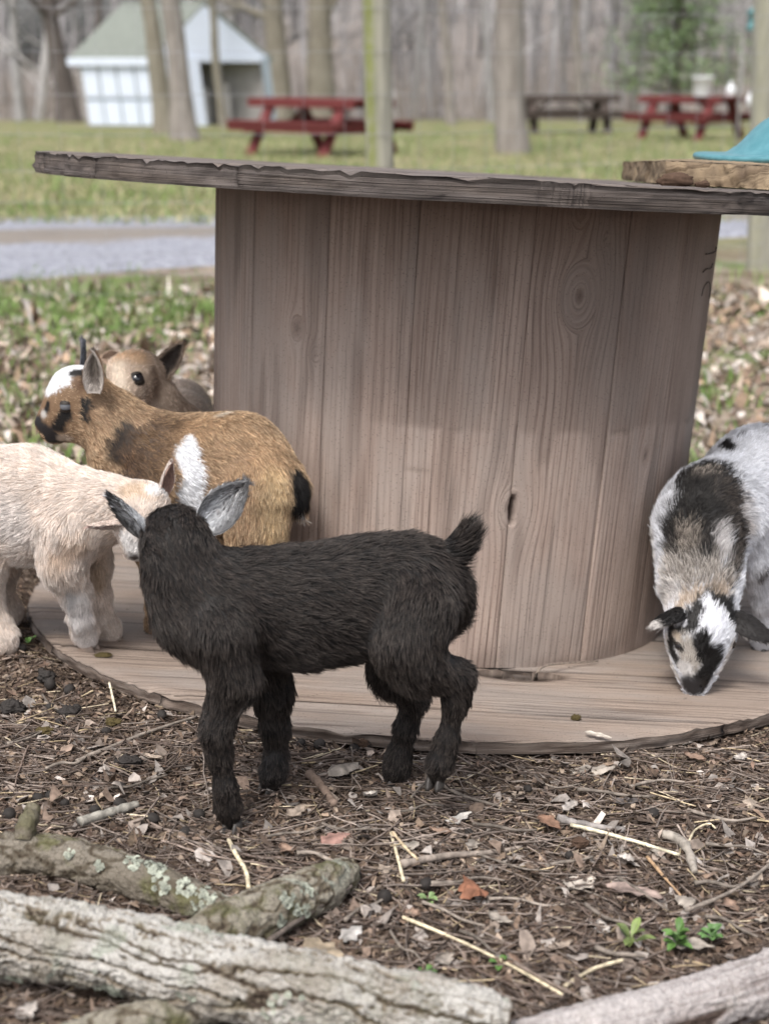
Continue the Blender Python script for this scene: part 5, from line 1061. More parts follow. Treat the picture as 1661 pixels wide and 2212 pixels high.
twig_thing('dry_stick', 'bent twig curling out of the slot in the spool foot', 'stick', [(1158, 1470, 0.004), (1160, 1452, 0.022), (1180, 1438, 0.026), (1230, 1432, 0.024), (1292, 1429, 0.018)], 0.0022, (0.22, 0.18, 0.15), lift=0.004)
# more twigs like one another across the litter
k = 0
for u, v, ln, ang in [(760, 1790, 130, 0.15), (900, 1745, 120, -.3), (1010, 1720, 150, .55), (1090, 1790, 140, .1), (1180, 1690, 150, .05), (1330, 1715, 170, .2), (1420, 1690, 120, -.1), (1560, 1760, 150, .12), (1590, 1830, 140, .3), (1010, 1905, 160, -.05), (1150, 1950, 190, .08), (1260, 1930, 160, .3), (980, 1975, 150, .45), (1330, 1990, 150, .5), (1050, 2045, 150, .7), (880, 2050, 120, .9), (790, 1960, 110, -.6), (1450, 1750, 120, .25), (640, 1800, 130, -.25), (700, 1850, 120, .2), (1110, 1865, 170, .35), (1230, 1860, 110, -.4), (1390, 1930, 140, .7), (1560, 1910, 120, .1), (930, 1690, 110, -.7), (1580, 2000, 130, .5), (820, 2100, 110, .7), (1340, 2060, 110, .2), (150, 1650, 110, -.4), (300, 1690, 130, -.35), (60, 1590, 100, -.5), (120, 1530, 90, .9)]:
    c_, s_ = math.cos(ang), math.sin(ang); P = [(u + (t - .5) * ln * c_, v + (t - .5) * ln * s_ * .7 + rng.normal() * 5) for t in (0, .33, .66, 1)]
    twig_thing('thin_twig', 'thin dry brown twig lying among others on the leaf litter', 'twig', P, rng.uniform(0.0013, 0.0026), np.array(GT) * rng.uniform(0.55, 1.1), 'thin twigs on the litter', lift=0.005 + 0.004 * rng.random())

def leaf_me(L, Wd, colr, seed, lob=0.25, curl=0.5):
    n, m = 18, 9; s = np.linspace(0, 1, n); t = np.linspace(-1, 1, m); S, Tt = np.meshgrid(s, t, indexing='ij'); r = np.random.default_rng(seed)
    w = np.sin(np.pi * S ** 0.8) ** 0.8 * (1 + lob * np.sin(S * r.uniform(14, 22) + seed)) + 0.03; X = (S - .5) * L; Y = Tt * w * Wd / 2
    q = P3(X * 45 + seed, Y * 45, seed); Z = curl * (0.25 * Wd * (Tt ** 2) * r.choice([-1, 1, 1]) + 0.3 * L * (S - .5) ** 2 * r.choice([-1, 1]) + 0.10 * L * fbm(q, 3)) - 0.02 * Wd * np.exp(-(Tt / .12) ** 2)
    X = X + 0.02 * L * fbm(q * 3, 2); Y = Y + 0.05 * Wd * fbm(q * 4 + 9, 2); Z = Z - Z.min()
    V = np.stack([X, Y, Z], -1).reshape(-1, 3); N, _ = vnormals(V, gridF(n, m)); V2 = np.concatenate([V, V - N * 0.0005]); F = gridF(n, m); mm = n * m
    li = np.concatenate([np.arange(m), np.arange(1, n) * m + m - 1, (n - 1) * m + np.arange(m - 2, -1, -1), np.arange(n - 2, 0, -1) * m])
    FF = np.concatenate([F, F[:, ::-1] + mm, np.stack([li, li + mm, np.roll(li, -1) + mm, np.roll(li, -1)], -1)])
    vein = np.exp(-(np.abs(Tt) / 0.07) ** 2) + 0.6 * np.exp(-((np.mod(S * 8 + np.abs(Tt) * 1.3, 1) - .5) / 0.12) ** 2) * .5; c = np.array(colr) * (1 + 0.35 * fbm(q * 2, 3) - 0.25 * vein)[..., None]
    return mesh('dry_leaf', V2, FF, M['leaf'], True, np.tile(c.reshape(-1, 3), (2, 1)))
def leaf(label, u, v, L, Wd, colr, yaw, seed, group=None, disc=False, curl=0.5):
    p = hit(u, v, 0.005, disc); o = obj('dry_leaf', leaf_me(L, Wd, colr, seed, curl=curl), None, p); o.rotation_euler = (rng.normal() * .12, rng.normal() * .12, yaw); return tag(o, label, 'leaf', group)
LG = (0.30, 0.265, 0.23); LB = (0.24, 0.165, 0.125); LR = (0.25, 0.115, 0.07)
leaf('crumpled pale grey leaf on the litter just below the black kid belly', 742, 1668, 0.042, 0.030, LG, 0.6, 3, curl=0.8)
leaf('pale dried leaf lying near the flange rim right of the black kid', 1275, 1668, 0.060, 0.022, LG, -0.1, 5)
leaf('bright white leaf scrap in the middle of the litter', 990, 1772, 0.034, 0.014, (0.40, 0.38, 0.355), 0.45, 7)
leaf('folded rusty red leaf standing up near the green seedling', 1020, 1935, 0.040, 0.024, LR, 1.9, 8, curl=1.3)
leaf('reddish pink leaf on the litter above the short log', 725, 1815, 0.034, 0.026, (0.32, 0.19, 0.16), 0.5, 10)
leaf('large pale leaf in the litter below the grey level stick', 1255, 1915, 0.036, 0.026, (0.45, 0.40, 0.35), 0.7, 12)
leaf('long brown curled leaf pointing to the lower right', 1370, 1930, 0.060, 0.018, (0.26, 0.20, 0.175), -0.45, 14)
leaf('dark grey bark flake lying beside the blue grey stick', 1355, 1735, 0.034, 0.022, (0.12, 0.105, 0.10), 0.1, 16, curl=0.3)
leaf('brown leaf propped against the torn end of the short log', 700, 2055, 0.044, 0.024, (0.29, 0.235, 0.17), -0.6, 18)
leaf('white papery leaf scrap between the big log and the short log end', 758, 2020, 0.026, 0.018, (0.38, 0.36, 0.34), 0.7, 20)
leaf('pale grey leaf lying over the green plants at lower right', 1490, 2046, 0.046, 0.016, LG, -0.1, 22)
leaf('small pale leaf scrap on the spool foot in front of the dung lump', 1292, 1588, 0.034, 0.008, (0.5, 0.45, 0.39), -0.35, 24, disc=True, curl=0.2)
leaf('chestnut brown bark piece lying on twigs right of the black kid', 1186, 1780, 0.034, 0.016, (0.22, 0.13, 0.09), -0.9, 26)
for i, (u, v) in enumerate([(880, 1830), (950, 1800), (1120, 1720), (1230, 1745), (1420, 1850), (1560, 1690), (1620, 1740), (1600, 1640), (1080, 1990), (1160, 2010), (1210, 2050), (1350, 1860), (1480, 1950), (1580, 1960), (1630, 1900), (1300, 2010), (960, 2080), (890, 1980), (640, 1760), (800, 1720), (1020, 1830), (1100, 2080), (330, 1640), (60, 2190), (30, 2120), (620, 1840), (830, 1880), (1540, 2020), (1640, 1990), (1500, 1640)]):
    leaf('torn scrap of dry grey brown leaf scattered on the litter', u, v, rng.uniform(.014, .028), rng.uniform(.010, .018), [LG, LB, (0.33, 0.27, 0.22), (0.40, .365, .335)][i % 4], rng.uniform(0, 6.28), 40 + i, 'leaf scraps on the litter', curl=0.9)
# droppings: small dark pellets, one mesh shared
th = np.linspace(0, np.pi, 9); mb = MB(); mb.lathe(np.stack([np.sin(th), np.cos(th)], -1), 12); pv = np.concatenate(mb.V); pv = pv * (1 + 0.08 * fbm(pv * 1.7, 3))[:, None] * np.array([1, 1, 1.15])
pel = mesh('pellet', pv * 0.0062, mb.F, M['pellet'], True)
for u, v in [(90, 1450), (108, 1478), (150, 1490), (45, 1400), (165, 1535), (108, 1530), (230, 1580), (128, 1560), (83, 1725), (113, 1722), (140, 1735), (25, 1535), (262, 1700), (260, 1738), (330, 1770), (400, 1800), (430, 1760), (520, 1700), (790, 1610), (765, 1618), (690, 1608), (900, 1612), (1000, 1762), (1012, 1800), (830, 1940), (770, 1890), (650, 1605), (20, 1760), (270, 1645), (205, 1750), (1230, 1850), (1410, 1760), (1140, 1705), (920, 1910), (350, 1545)]:
    o = obj('dropping', pel, None, hit(u, v, 0.004)); o.rotation_euler = (rng.uniform(0, 3), rng.uniform(0, 3), rng.uniform(0, 3)); o.scale = [rng.uniform(.75, 1.25)] * 3
    tag(o, 'small round dark goat dropping lying in the dirt', 'dropping', 'goat droppings in the dirt')
def lump(label, u, v, r, mat, disc=False, flat=0.7, seed=1):
    th = np.linspace(0, np.pi, 25); mb = MB(); mb.lathe(np.stack([np.sin(th), np.cos(th)], -1), 36); V = np.concatenate(mb.V); V = V * (1 + 0.40 * fbm(V * 1.6 + seed, 3) + 0.22 * fbm(V * 5 + seed, 3))[:, None] * np.array([1.15, 0.85, flat]) * r * 0.8
    return tag(obj('dung_lump', mesh('dung_lump', V, mb.F, M[mat], True), None, hit(u, v, r * flat * 0.75, disc)), label, 'dung')
lump('olive brown dung lump alone on the front of the spool foot', 1244, 1551, 0.0068, 'dung', True, seed=2)
lump('flat yellowish dung patch in front of the cream kid front hoof', 222, 1415, 0.012, 'dung', True, 0.16, 4)
lump('cluster of black dung in the dirt near the left edge', 25, 1530, 0.016, 'pellet', False, 0.7, 6)
lump('black lump of dung below the spool rim at left', 100, 1462, 0.013, 'pellet', False, 0.7, 8)
lump('dark green black clod with flat top at left', 148, 1538, 0.014, 'pellet', False, 0.6, 10)
lump('yellow crumbly clod on the dirt at left', 95, 1580, 0.012, 'dung', False, 0.45, 12)
lump('dull yellow clod under the thin slanting stick', 245, 1560, 0.010, 'dung', False, 0.6, 14)
lump('dark crumbly clod between the stick and the black kid front leg', 275, 1645, 0.016, 'pellet', False, 0.5, 16)
lump('rounded dark stone like clod under the spool rim behind the black kid', 782, 1608, 0.0085, 'crumb', False, 0.9, 18)
lump('brown crumbly clod in the litter beside the pale straw', 1255, 1822, 0.010, 'crumb', False, 0.6, 20)
# crumbs and a curled bark piece at the foot of the slab
def bark_crumb(label, u, v, r, mat, seed, lift):
    th = np.linspace(0, np.pi, 15); mb = MB(); mb.lathe(np.stack([np.sin(th), np.cos(th)], -1), 20); V = np.concatenate(mb.V); V = V * (1 + 0.25 * fbm(V * 1.5 + seed, 3) + 0.10 * np.sin(V[:, 2] * 14 + V[:, 0] * 3))[:, None] * np.array([1.7, 0.8, 0.75]) * r
    x_, y_ = top_xy(u, 1.98 if u < 1500 else 2.0); p = top_local(x_, y_, lift); return tag(obj('bark_piece', mesh('bark_piece', V, mb.F, M[mat], True), None, p), label, 'bark piece')
bark_crumb('ridged dark bark piece lying on the spool top in front of the slab', 1462, 398, 0.013, 'crumb', 3, 0.008)
bark_crumb('small brown crumb on the spool top under the slab near the right edge', 1520, 404, 0.006, 'crumb', 5, 0.005)

# green seedlings
def seedling(label, u, v, n, L, Wd, colr, seed, up=0.7):
    r = np.random.default_rng(seed); p = hit(u, v, 0.003); root = empty('green_seedling', p); tag(root, label, 'seedling')
    for k in range(n):
        yaw = k * 2.4 + r.normal() * .3; el = r.uniform(0.25, up + .3); s = np.linspace(0, 1, 8); t = np.linspace(-1, 1, 5); S, Tt = np.meshgrid(s, t, indexing='ij'); l = L * 0.85 * r.uniform(.6, 1.1)
        w = np.sin(np.pi * (0.10 + 0.9 * S) ** 1.3) * Wd * 0.42; ang = el - 0.7 * S; rad = np.cumsum(np.cos(ang) * l / 8, 0); zz = np.cumsum(np.sin(ang) * l / 8, 0) + k * L * 0.04; Y = Tt * w; zz = zz + np.abs(Tt) * w * 0.5
        V = np.stack([rad * math.cos(yaw) - Y * math.sin(yaw), rad * math.sin(yaw) + Y * math.cos(yaw), zz], -1).reshape(-1, 3)
        c = np.array(colr) * np.exp(.2 * r.normal()) * (1 - 0.25 * np.exp(-(Tt / .2) ** 2))[..., None]; obj('leaf', mesh('leaf', V, gridF(8, 5), M['green'], True, c.reshape(-1, 3)), root)
GL = (0.10, 0.20, 0.05)
seedling('tiny green seedling with a few leaves left of the rusty red leaf', 925, 1948, 6, 0.015, 0.008, (0.15, 0.22, 0.09), 1)
seedling('small green sprout close to the end of the big pale log', 920, 2105, 5, 0.013, 0.007, GL, 2)
seedling('tiny green sprout between straw stalks near the bottom', 1078, 2088, 5, 0.014, 0.008, GL, 3)
seedling('low green rosette with long leaves left of the lower right sprouts', 1362, 2042, 8, 0.028, 0.010, (0.13, 0.17, 0.055), 4, 0.9)
seedling('bushy bright green sprout by the pale leaf at lower right', 1462, 2050, 20, 0.020, 0.009, GL, 5, 1.0)
seedling('upright green sprout behind the pale leaf at lower right', 1535, 2035, 12, 0.018, 0.009, (0.11, 0.21, 0.07), 6, 1.1)
seedling('single green leaf sprout at the rim of the spool by the cream kid', 64, 1392, 3, 0.020, 0.012, GL, 7, 1.0)

# ------------------------------------------------------------------ background: pasture, fence, tables, shed, trees and wooded rise
def gat(u, Y, dz=0.0):                             # ground point at forward distance Y in the direction of column u
    r = ray(u, 240); x = r[0] / r[1] * Y; return np.array([x, Y, float(ground_z(np.array(x), np.array(Y))) + dz])
def blades(name, n, fn, hmin, hmax, w, pal, kind='stuff'):
    x, y = fn(n); n = len(x); yaw = rng.uniform(0, 6.28, n); h = rng.uniform(hmin, hmax, n); z = ground_z(x, y) - 0.004; ln = rng.normal(size=(n, 2)) * 0.55
    a = np.stack([np.cos(yaw), np.sin(yaw)], -1) * w / 2 * rng.uniform(.6, 1.4, (n, 1)); b = np.stack([x, y], -1); m = b + ln * h[:, None] * .35; t = b + ln * h[:, None]
    V = np.stack([np.c_[b - a, z], np.c_[b + a, z], np.c_[m + a * .7, z + h * .6], np.c_[m - a * .7, z + h * .6], np.c_[t, z + h * .9]], 1)
    i = np.arange(n)[:, None] * 5; F4 = i + np.array([0, 1, 2, 3]); F3 = i + np.array([3, 2, 4, 4])
    c = pal[rng.integers(0, len(pal), n)] * np.exp(.2 * rng.normal(size=(n, 1)))
    F = [tuple(f) for f in F4] + [tuple(f[:3]) for f in F3]
    return tag(obj(name, mesh(name, V.reshape(-1, 3), F, M['green'], False, np.repeat(c, 5, 0))), kind=kind)
GR = np.array([(0.13, 0.22, 0.05), (0.17, 0.27, 0.07), (0.10, 0.17, 0.04), (0.22, 0.27, 0.10)]); DRY = np.array([(0.34, 0.30, 0.18), (0.24, 0.24, 0.11), (0.18, 0.22, 0.08), (0.42, 0.37, 0.24)])
def tufts(n):
    c = []
    while len(c) < 60:
        y = rng.uniform(3.3, 6.6); x = rng.uniform(-.33, .33) * y
        if fbm(np.array([x * 0.9, y * 0.9, 4.0]), 2) > 0.0: c.append((x, y, rng.uniform(.08, .34)))
    c = np.array(c); k = rng.integers(0, len(c), n); return c[k, 0] + rng.normal(size=n) * c[k, 2], c[k, 1] + rng.normal(size=n) * c[k, 2]
blades('grass_tufts', 8500, tufts, 0.03, 0.09, 0.007, GR)
blades('pasture_grass', 26000, lambda n: (lambda y: (rng.uniform(-.31, .31, n) * y, y))(9.6 + 22 * rng.random(n) ** 1.6), 0.03, 0.10, 0.014, np.concatenate([GR, DRY, DRY]))

M['post'] = None
n = NT('fence post'); co = n.coord(); f = n.noise(n.coord('Object', (14, 14, 1.2)), 3, 5); alg = n.attr('algae')
c_ = n.mix(n.ramp(f, 0.3, 0.7), (0.36, 0.35, 0.29), (0.24, 0.235, 0.20)); c_ = n.mix(n.math('MULTIPLY', alg, n.ramp(n.noise(co, 20, 4), .3, .6, .5, 1)), c_, (0.19, 0.215, 0.055)); n.bump(f, .5, .004); M['post'] = n.out(c_, .85, .2)
M['wire'] = NT('galvanised wire').out((0.30, 0.31, 0.33), 0.5, 0.4)
def post(u0, v0, u1, Y, r, alg, parent, tilt=0.0):
    b = gat(u1, Y, -0.15); tpt = at(u0, v0, Y); d = (tpt - b); tpt = b + d * 1.12; s = np.linspace(0, 1, 40); P = b + s[:, None] * (tpt - b); V, F = tube_arr(P, r * (1 + 0.05 * fbm(P3(s * 6, 0, u0), 2)), 20)
    th = np.arange(len(V)) % 20 / 20 * 2 * np.pi; q = P3(np.cos(th), np.sin(th), V[:, 2] * 3); V = V + (0.004 * fbm(q * 2, 3))[:, None] * np.stack([np.cos(th), np.sin(th), 0 * th], -1)
    tc = np.array([V[k] - P[k // 20] for k in range(len(V))]); side = nrm(tc)[:, 0]; al = alg * np.exp(-((side + 0.55) / .35) ** 2) * (tc[:, 1] < 0.02)
    F = [tuple(f) for f in F] + [tuple(range(780, 800))]
    o = obj('fence_post', mesh('fence_post', V, F, M['post'], attrs={'algae': al})); return world_child(o, parent), b, tpt
fence = empty('wire_fence', gat(815, 6.2)); tag(fence, 'woven wire fence on wooden posts behind the spool', 'fence')
YP = G(1650, 588); p1 = post(812, 0, 830, 6.1, 0.056, 0.95, fence); p2 = post(1660, 0, 1670, YP, 0.066, 0.2, fence); p0 = post(-420, 0, -400, 6.0, 0.055, 0.3, fence)
mb = MB()
for (A, B) in ((p0, p1), (p1, p2)):
    a0_, b0_ = A[1] + [0, 0, .15], B[1] + [0, 0, .15]
    for zz in (0.05, 0.13, 0.21, 0.30, 0.41, 0.53, 0.67, 0.82, 0.98, 1.14): mb.tube([a0_ + [0, -.06, zz], (a0_ + b0_) / 2 + [0, -.06, zz - .008], b0_ + [0, -.06, zz]], 0.0010, 4, False)
    nv_ = int(np.linalg.norm(b0_ - a0_) / 0.15)
    for k in range(1, nv_): p = a0_ + (b0_ - a0_) * k / nv_; mb.tube([p + [0, -.06, .05], p + [0.003, -.06, .6], p + [0, -.06, 1.14]], 0.0009, 4, False)
o = obj('wire_mesh', mb.me('wire_mesh', M['wire'], True)); world_child(o, fence); o['kind'] = 'stuff'

M['red'] = simple('red stained boards', (0.135, 0.030, 0.030), 0.65, 0.3, 0.30, 9); M['darkwood'] = simple('dark weathered boards', (0.070, 0.055, 0.048), 0.85, 0.2, 0.35, 9)
def picnic(label, u, Y, yaw, mat, Lt=1.8, lean=0.0):
    p = gat(u, Y); t = empty('picnic_table', p); t.rotation_euler = (0, lean, yaw); tag(t, label, 'picnic table', 'picnic tables in the clearing')
    def part(nm, mb): obj(nm, mb.me(nm, M[mat]), t)
    for k in range(5): part('top_board', MB().box((0, (k - 2) * 0.146, 0.735), (Lt, 0.140, 0.038)))
    for s in (-1, 1):
        for k in range(2): part('seat_board', MB().box((0, s * (0.60 + k * 0.135), 0.44), (Lt, 0.130, 0.040)))
        part('apron', MB().box((0, s * 0.375, 0.69), (Lt, 0.035, 0.10))); part('seat_apron', MB().box((0, s * 0.755, 0.385), (Lt, 0.035, 0.12)))
    for x in (-Lt * .34, Lt * .34):
        part('seat_beam', MB().box((x, 0, 0.375), (0.05, 1.50, 0.15))); part('top_beam', MB().box((x, 0, 0.675), (0.045, 0.70, 0.085)))
        for s in (-1, 1): part('leg', MB().bar((x + .046, s * 0.70, -.02), (x + .046, s * 0.27, 0.715), 0.05, 0.17, (1, 0, 0)))
        part('brace', MB().bar((x, 0, 0.33), (x * .25, 0, 0.70), 0.04, 0.08, (0, 1, 0)))
    return t
YT1, YT2, YT3 = G(660, 338), G(1470, 302), G(1240, 290)
picnic('nearest red picnic table standing left of the mossy fence post', 690, YT1 + 1.0, R(-44), 'red', 2.1)
rt = picnic('red picnic table on the right with a white bucket on top', 1490, YT2 + .7, R(-46), 'red', 1.8)
picnic('dark unpainted picnic table between the grey tree and the right red table', 1215, YT3 + .5, R(6), 'darkwood', 2.2)
M['white'] = NT('white plastic').out((0.78, 0.80, 0.84), 0.4, 0.4)
def on_table(u, Y, dz=0.755): r = ray(u, 200); p = np.array([r[0] / r[1] * Y, Y, 0]); p[2] = float(ground_z(p[0], p[1])) + dz; return p
b = empty('bucket', on_table(1517, YT2 + .1)); tag(b, 'white plastic bucket standing on the right red picnic table', 'bucket')
obj('pail', MB().lathe([(0.001, 0.0), (0.155, 0.0), (0.16, 0.01), (0.175, 0.30), (0.19, 0.305), (0.192, 0.335), (0.182, 0.34), (0.178, 0.335), (0.150, 0.02), (0.001, 0.02)], 40).me('pail', M['white'], True), b)
mb = MB(); a_ = np.linspace(0, np.pi, 20); mb.tube(np.stack([0.19 * np.cos(a_), 0.02 - 0.10 * np.sin(a_), 0.31 - 0.16 * np.sin(a_)], -1), 0.004, 6); obj('handle', mb.me('handle', M['wire'], True), b)
def jug(label, u, Y, s, dz=0.755):
    j = empty('jug', on_table(u, Y, dz)); tag(j, label, 'jug')
    obj('jug_body', MB().lathe(np.array([(0.001, 0), (0.07, 0), (0.08, 0.015), (0.085, 0.11), (0.075, 0.16), (0.035, 0.20), (0.028, 0.225), (0.028, 0.24), (0.001, 0.24)]) * s, 28).me('jug_body', M['white'], True), j)
    obj('cap', MB().lathe(np.array([(0.033, 0.232), (0.034, 0.262), (0.001, 0.264)]) * s, 20).me('cap', M['white'], True), j)
jug('small white jug on the right red table right of the bucket', 1578, YT2 + .1, 0.95)
jug('round white jug low at the right end of the right red table', 1622, YT2 - .1, 0.85, 0.60)

# shed: boarded side wall with a pale panel grid, green roof, open gable front
M['white_board'] = simple('white painted boards', (0.64, 0.70, 0.82), 0.6, 0.3, 0.06, 4); M['trim'] = simple('grey blue trim', (0.30, 0.35, 0.40), 0.6, 0.3, 0.15, 4)
M['roof'] = simple('green grey shingle', (0.205, 0.225, 0.205), 0.9, 0.15, 0.18, 6); M['inside'] = simple('bare boards', (0.36, 0.345, 0.34), 0.9, 0.1, 0.3, 5)
YS = G(335, 272); cA, cB, cC = gat(186, YS + 0.4), gat(345, YS), gat(592, YS + 1.5)   # left back corner, front corner, right corner of the gable
shed = empty('shed', cB); tag(shed, 'small white shed with a green roof and an open gable front among the trees', 'shed')
ux = nrm(cA - cB); uy = nrm(cC - cB); k_m = per_m(335, 200, YS); hw = 146 / k_m; pk = 262 / k_m; Lw = np.linalg.norm(cA - cB); Lg = np.linalg.norm(cC - cB)
skew = np.array([-0.105, 0, 1.0])                       # the whole shed has racked over to the left
def sp(a, b, h): return cB + ux * a + uy * b + skew * h
def panel(nm, pts, th, mat, label=None):
    pts = np.array(pts); n_ = nrm(np.cross(pts[1] - pts[0], pts[2] - pts[0])); k = len(pts); V = np.concatenate([pts, pts + n_ * th])
    F = [tuple(range(k))[::-1], tuple(range(k, 2 * k))] + [(i, (i + 1) % k, (i + 1) % k + k, i + k) for i in range(k)]
    o = obj(nm, mesh(nm, V, F, M[mat], False)); return world_child(o, shed)
nc, nr = 4, 2
for i in range(nc):
    for j in range(nr):
        a0_, a1_ = Lw * (0.02 + 0.96 * i / nc) + .03, Lw * (0.02 + 0.96 * (i + 1) / nc) - .03; h0, h1 = (0.03, hw * .36) if j == 0 else (hw * .41, hw * .97)
        panel('wall_panel', [sp(a0_, 0.02, h0), sp(a1_, 0.02, h0), sp(a1_, 0.02, h1), sp(a0_, 0.02, h1)], 0.03, 'white_board')
panel('wall', [sp(0, 0.07, 0), sp(Lw, 0.07, 0), sp(Lw, 0.07, hw), sp(0, 0.07, hw)], 0.03, 'trim')
panel('corner_post', [sp(-.0, -.02, 0), sp(0.0, .12, 0), sp(0.0, .12, hw), sp(0.0, -.02, hw)], 0.10, 'trim')
ov = 0.12
panel('roof_slope', [sp(-ov, -ov, hw - ov * .5), sp(Lw + ov, -ov, hw - ov * .5), sp(Lw + ov, Lg / 2, pk), sp(-ov, Lg / 2, pk)], 0.06, 'roof')
panel('roof_slope', [sp(-ov, Lg / 2, pk), sp(Lw + ov, Lg / 2, pk), sp(Lw + ov, Lg + ov, hw - ov * .4), sp(-ov, Lg + ov, hw - ov * .4)], 0.06, 'roof')
panel('eave_board', [sp(-ov, -ov - .02, hw - ov * .5 - .16), sp(Lw + ov, -ov - .02, hw - ov * .5 - .16), sp(Lw + ov, -ov - .02, hw - ov * .5 + .03), sp(-ov, -ov - .02, hw - ov * .5 + .03)], 0.03, 'white_board')
panel('gable_board', [sp(-.03, 0, hw * 1.02), sp(-.03, Lg, hw * 1.02), sp(-.03, Lg / 2, pk - .06)], 0.04, 'white_board')
panel('gable_beam', [sp(-.05, 0, hw * .93), sp(-.05, Lg, hw * .93), sp(-.05, Lg, hw * 1.06), sp(-.05, 0, hw * 1.06)], 0.05, 'white_board')
panel('front_post', [sp(-.05, Lg * .26, 0), sp(-.05, Lg * .38, 0), sp(-.05, Lg * .38, hw), sp(-.05, Lg * .26, hw)], 0.08, 'white_board')
panel('front_post', [sp(-.05, Lg * .93, 0), sp(-.05, Lg, 0), sp(-.05, Lg, hw), sp(-.05, Lg * .93, hw)], 0.08, 'trim')
panel('front_panel', [sp(-.03, 0.03, 0), sp(-.03, Lg * .25, 0), sp(-.03, Lg * .25, hw * .92), sp(-.03, .03, hw * .92)], 0.05, 'white_board')
panel('back_wall', [sp(Lw, 0, 0), sp(Lw, Lg, 0), sp(Lw, Lg, hw), sp(Lw, Lg / 2, pk - .05), sp(Lw, 0, hw)], 0.04, 'inside')
panel('far_wall', [sp(0, Lg, 0), sp(Lw, Lg, 0), sp(Lw, Lg, hw), sp(0, Lg, hw)], 0.04, 'inside')
for b0_, b1_, h_ in ((.42, .60, .55), (.70, .78, .62)): panel('stored_board', [sp(.5, Lg * b0_, 0), sp(.5, Lg * b1_, 0), sp(.45, Lg * b1_, hw * h_), sp(.45, Lg * b0_, hw * h_)], 0.05, 'inside')

# bare trees one can tell apart, each a trunk and a crown of limbs
def treebark(name, a, b):
    n = NT(name); co = n.coord('Object', (1, 1, 0.25)); f = n.noise(co, 9, 5, .6); n.bump(f, .8, .03); return n.out(n.mix(n.ramp(f, .3, .7), a, b), .9, .15)
M['bark_dark'] = treebark('dark trunk', (0.085, 0.072, 0.068), (0.15, 0.13, 0.12)); M['bark_grey'] = treebark('grey trunk', (0.19, 0.17, 0.155), (0.29, 0.265, 0.245)); M['bark_light'] = treebark('pale trunk', (0.26, 0.25, 0.25), (0.38, 0.37, 0.37)); M['bark_olive'] = treebark('olive trunk', (0.185, 0.165, 0.13), (0.26, 0.24, 0.20))
def bare_limbs(mb, base, d, L, r, depth, rg, sides=5):
    n_ = 6; P = [base]; dd = d
    for k in range(n_): dd = nrm(dd + rg.normal(size=3) * .13 + np.array([0, 0, .05])); P.append(P[-1] + dd * L / n_)
    P = np.array(P); mb.tube(P, r * np.linspace(1, .45, n_ + 1), sides, False)
    if depth > 0:
        for _ in range(rg.integers(3, 5)):
            k = rg.integers(2, n_ + 1); nd = nrm(dd + rg.normal(size=3) * .75); bare_limbs(mb, P[k], nd, L * rg.uniform(.45, .7), r * .5 * (1 - .05 * k), depth - 1, rg, max(3, sides - 1))
def tree(label, u_top, u_b, v_b, wid, mat, H=11, seed=0, flare=1.45, group='bare trees of the clearing', Yf=None, crown=True):
    rg = np.random.default_rng(seed); Y = Yf or min(G(u_b, v_b), 44); b = gat(u_b, Y, -.1); t0_ = at(u_top, 0, Y); k = per_m(u_b, 200, Y); r = wid / 2 / k; d = t0_ - b; top = b + d * (H / d[2])
    s = np.linspace(0, 1, 40) ** 1.3; P = b + s[:, None] * (top - b) + np.stack([0.25 * fbm(P3(s * 3, seed, 0), 2) * s, 0.2 * fbm(P3(s * 3, seed, 5), 2) * s, 0 * s], -1) * 2; rad = r * (1 - .62 * s) + r * (flare - 1) * np.exp(-s * H / (2.2 * r + .15))
    V, F = tube_arr(P, rad, 18); V = V + (0.10 * r * fbm(V * np.array([4, 4, 1.0]), 3))[:, None] * nrm(V - np.repeat(P, 18, 0))
    o = empty('bare_tree', b); tag(o, label, 'tree', group); obj('trunk', mesh('trunk', V - b, F, M[mat], True), o)
    if crown:
        mb = MB()
        for kk in range(9): i = rg.integers(14, 39); a_ = rg.uniform(0, 6.28); bare_limbs(mb, P[i] - b, nrm(np.array([math.cos(a_), math.sin(a_), rg.uniform(.35, .9)])), rg.uniform(1.8, 3.4), rad[i] * .42, 2, rg)
        obj('crown', mb.me('crown', M[mat], True), o)
tree('dark leaning tree trunk left of the white shed', 108, 150, 256, 42, 'bark_dark', seed=1)
tree('olive brown trunk crossing the left corner of the shed front', 318, 356, 268, 40, 'bark_olive', seed=2, Yf=G(345, 285))
tree('thick grey trunk with flared roots in front of the shed', 371, 398, 302, 46, 'bark_grey', seed=3, flare=1.6)
tree('thin olive trunk crossing the shed gable', 458, 482, 272, 19, 'bark_olive', seed=4, flare=1.2)
tree('brown trunk just right of the shed', 590, 606, 250, 50, 'bark_olive', seed=5)
tree('grey trunk behind the left red picnic table', 688, 694, 252, 56, 'bark_olive', seed=6)
tree('thick grey trunk standing between the mossy post and the dark table', 1090, 1110, 332, 68, 'bark_grey', seed=7, flare=1.2)
tree('slim pale trunk left of the thick grey tree', 1046, 1064, 248, 17, 'bark_light', seed=8, flare=1.1)
tree('thin dark trunk at the top left beside the roof', 212, 222, 244, 16, 'bark_dark', seed=9, Yf=43)
tree('slender grey trunk right of the mossy fence post', 955, 975, 246, 20, 'bark_grey', seed=10, Yf=42)
tree('pale grey trunk left of the evergreen', 1248, 1256, 244, 22, 'bark_grey', seed=11, Yf=45)
tree('faint pale trunk near the far left edge', 30, 42, 247, 22, 'bark_light', seed=12, Yf=46)

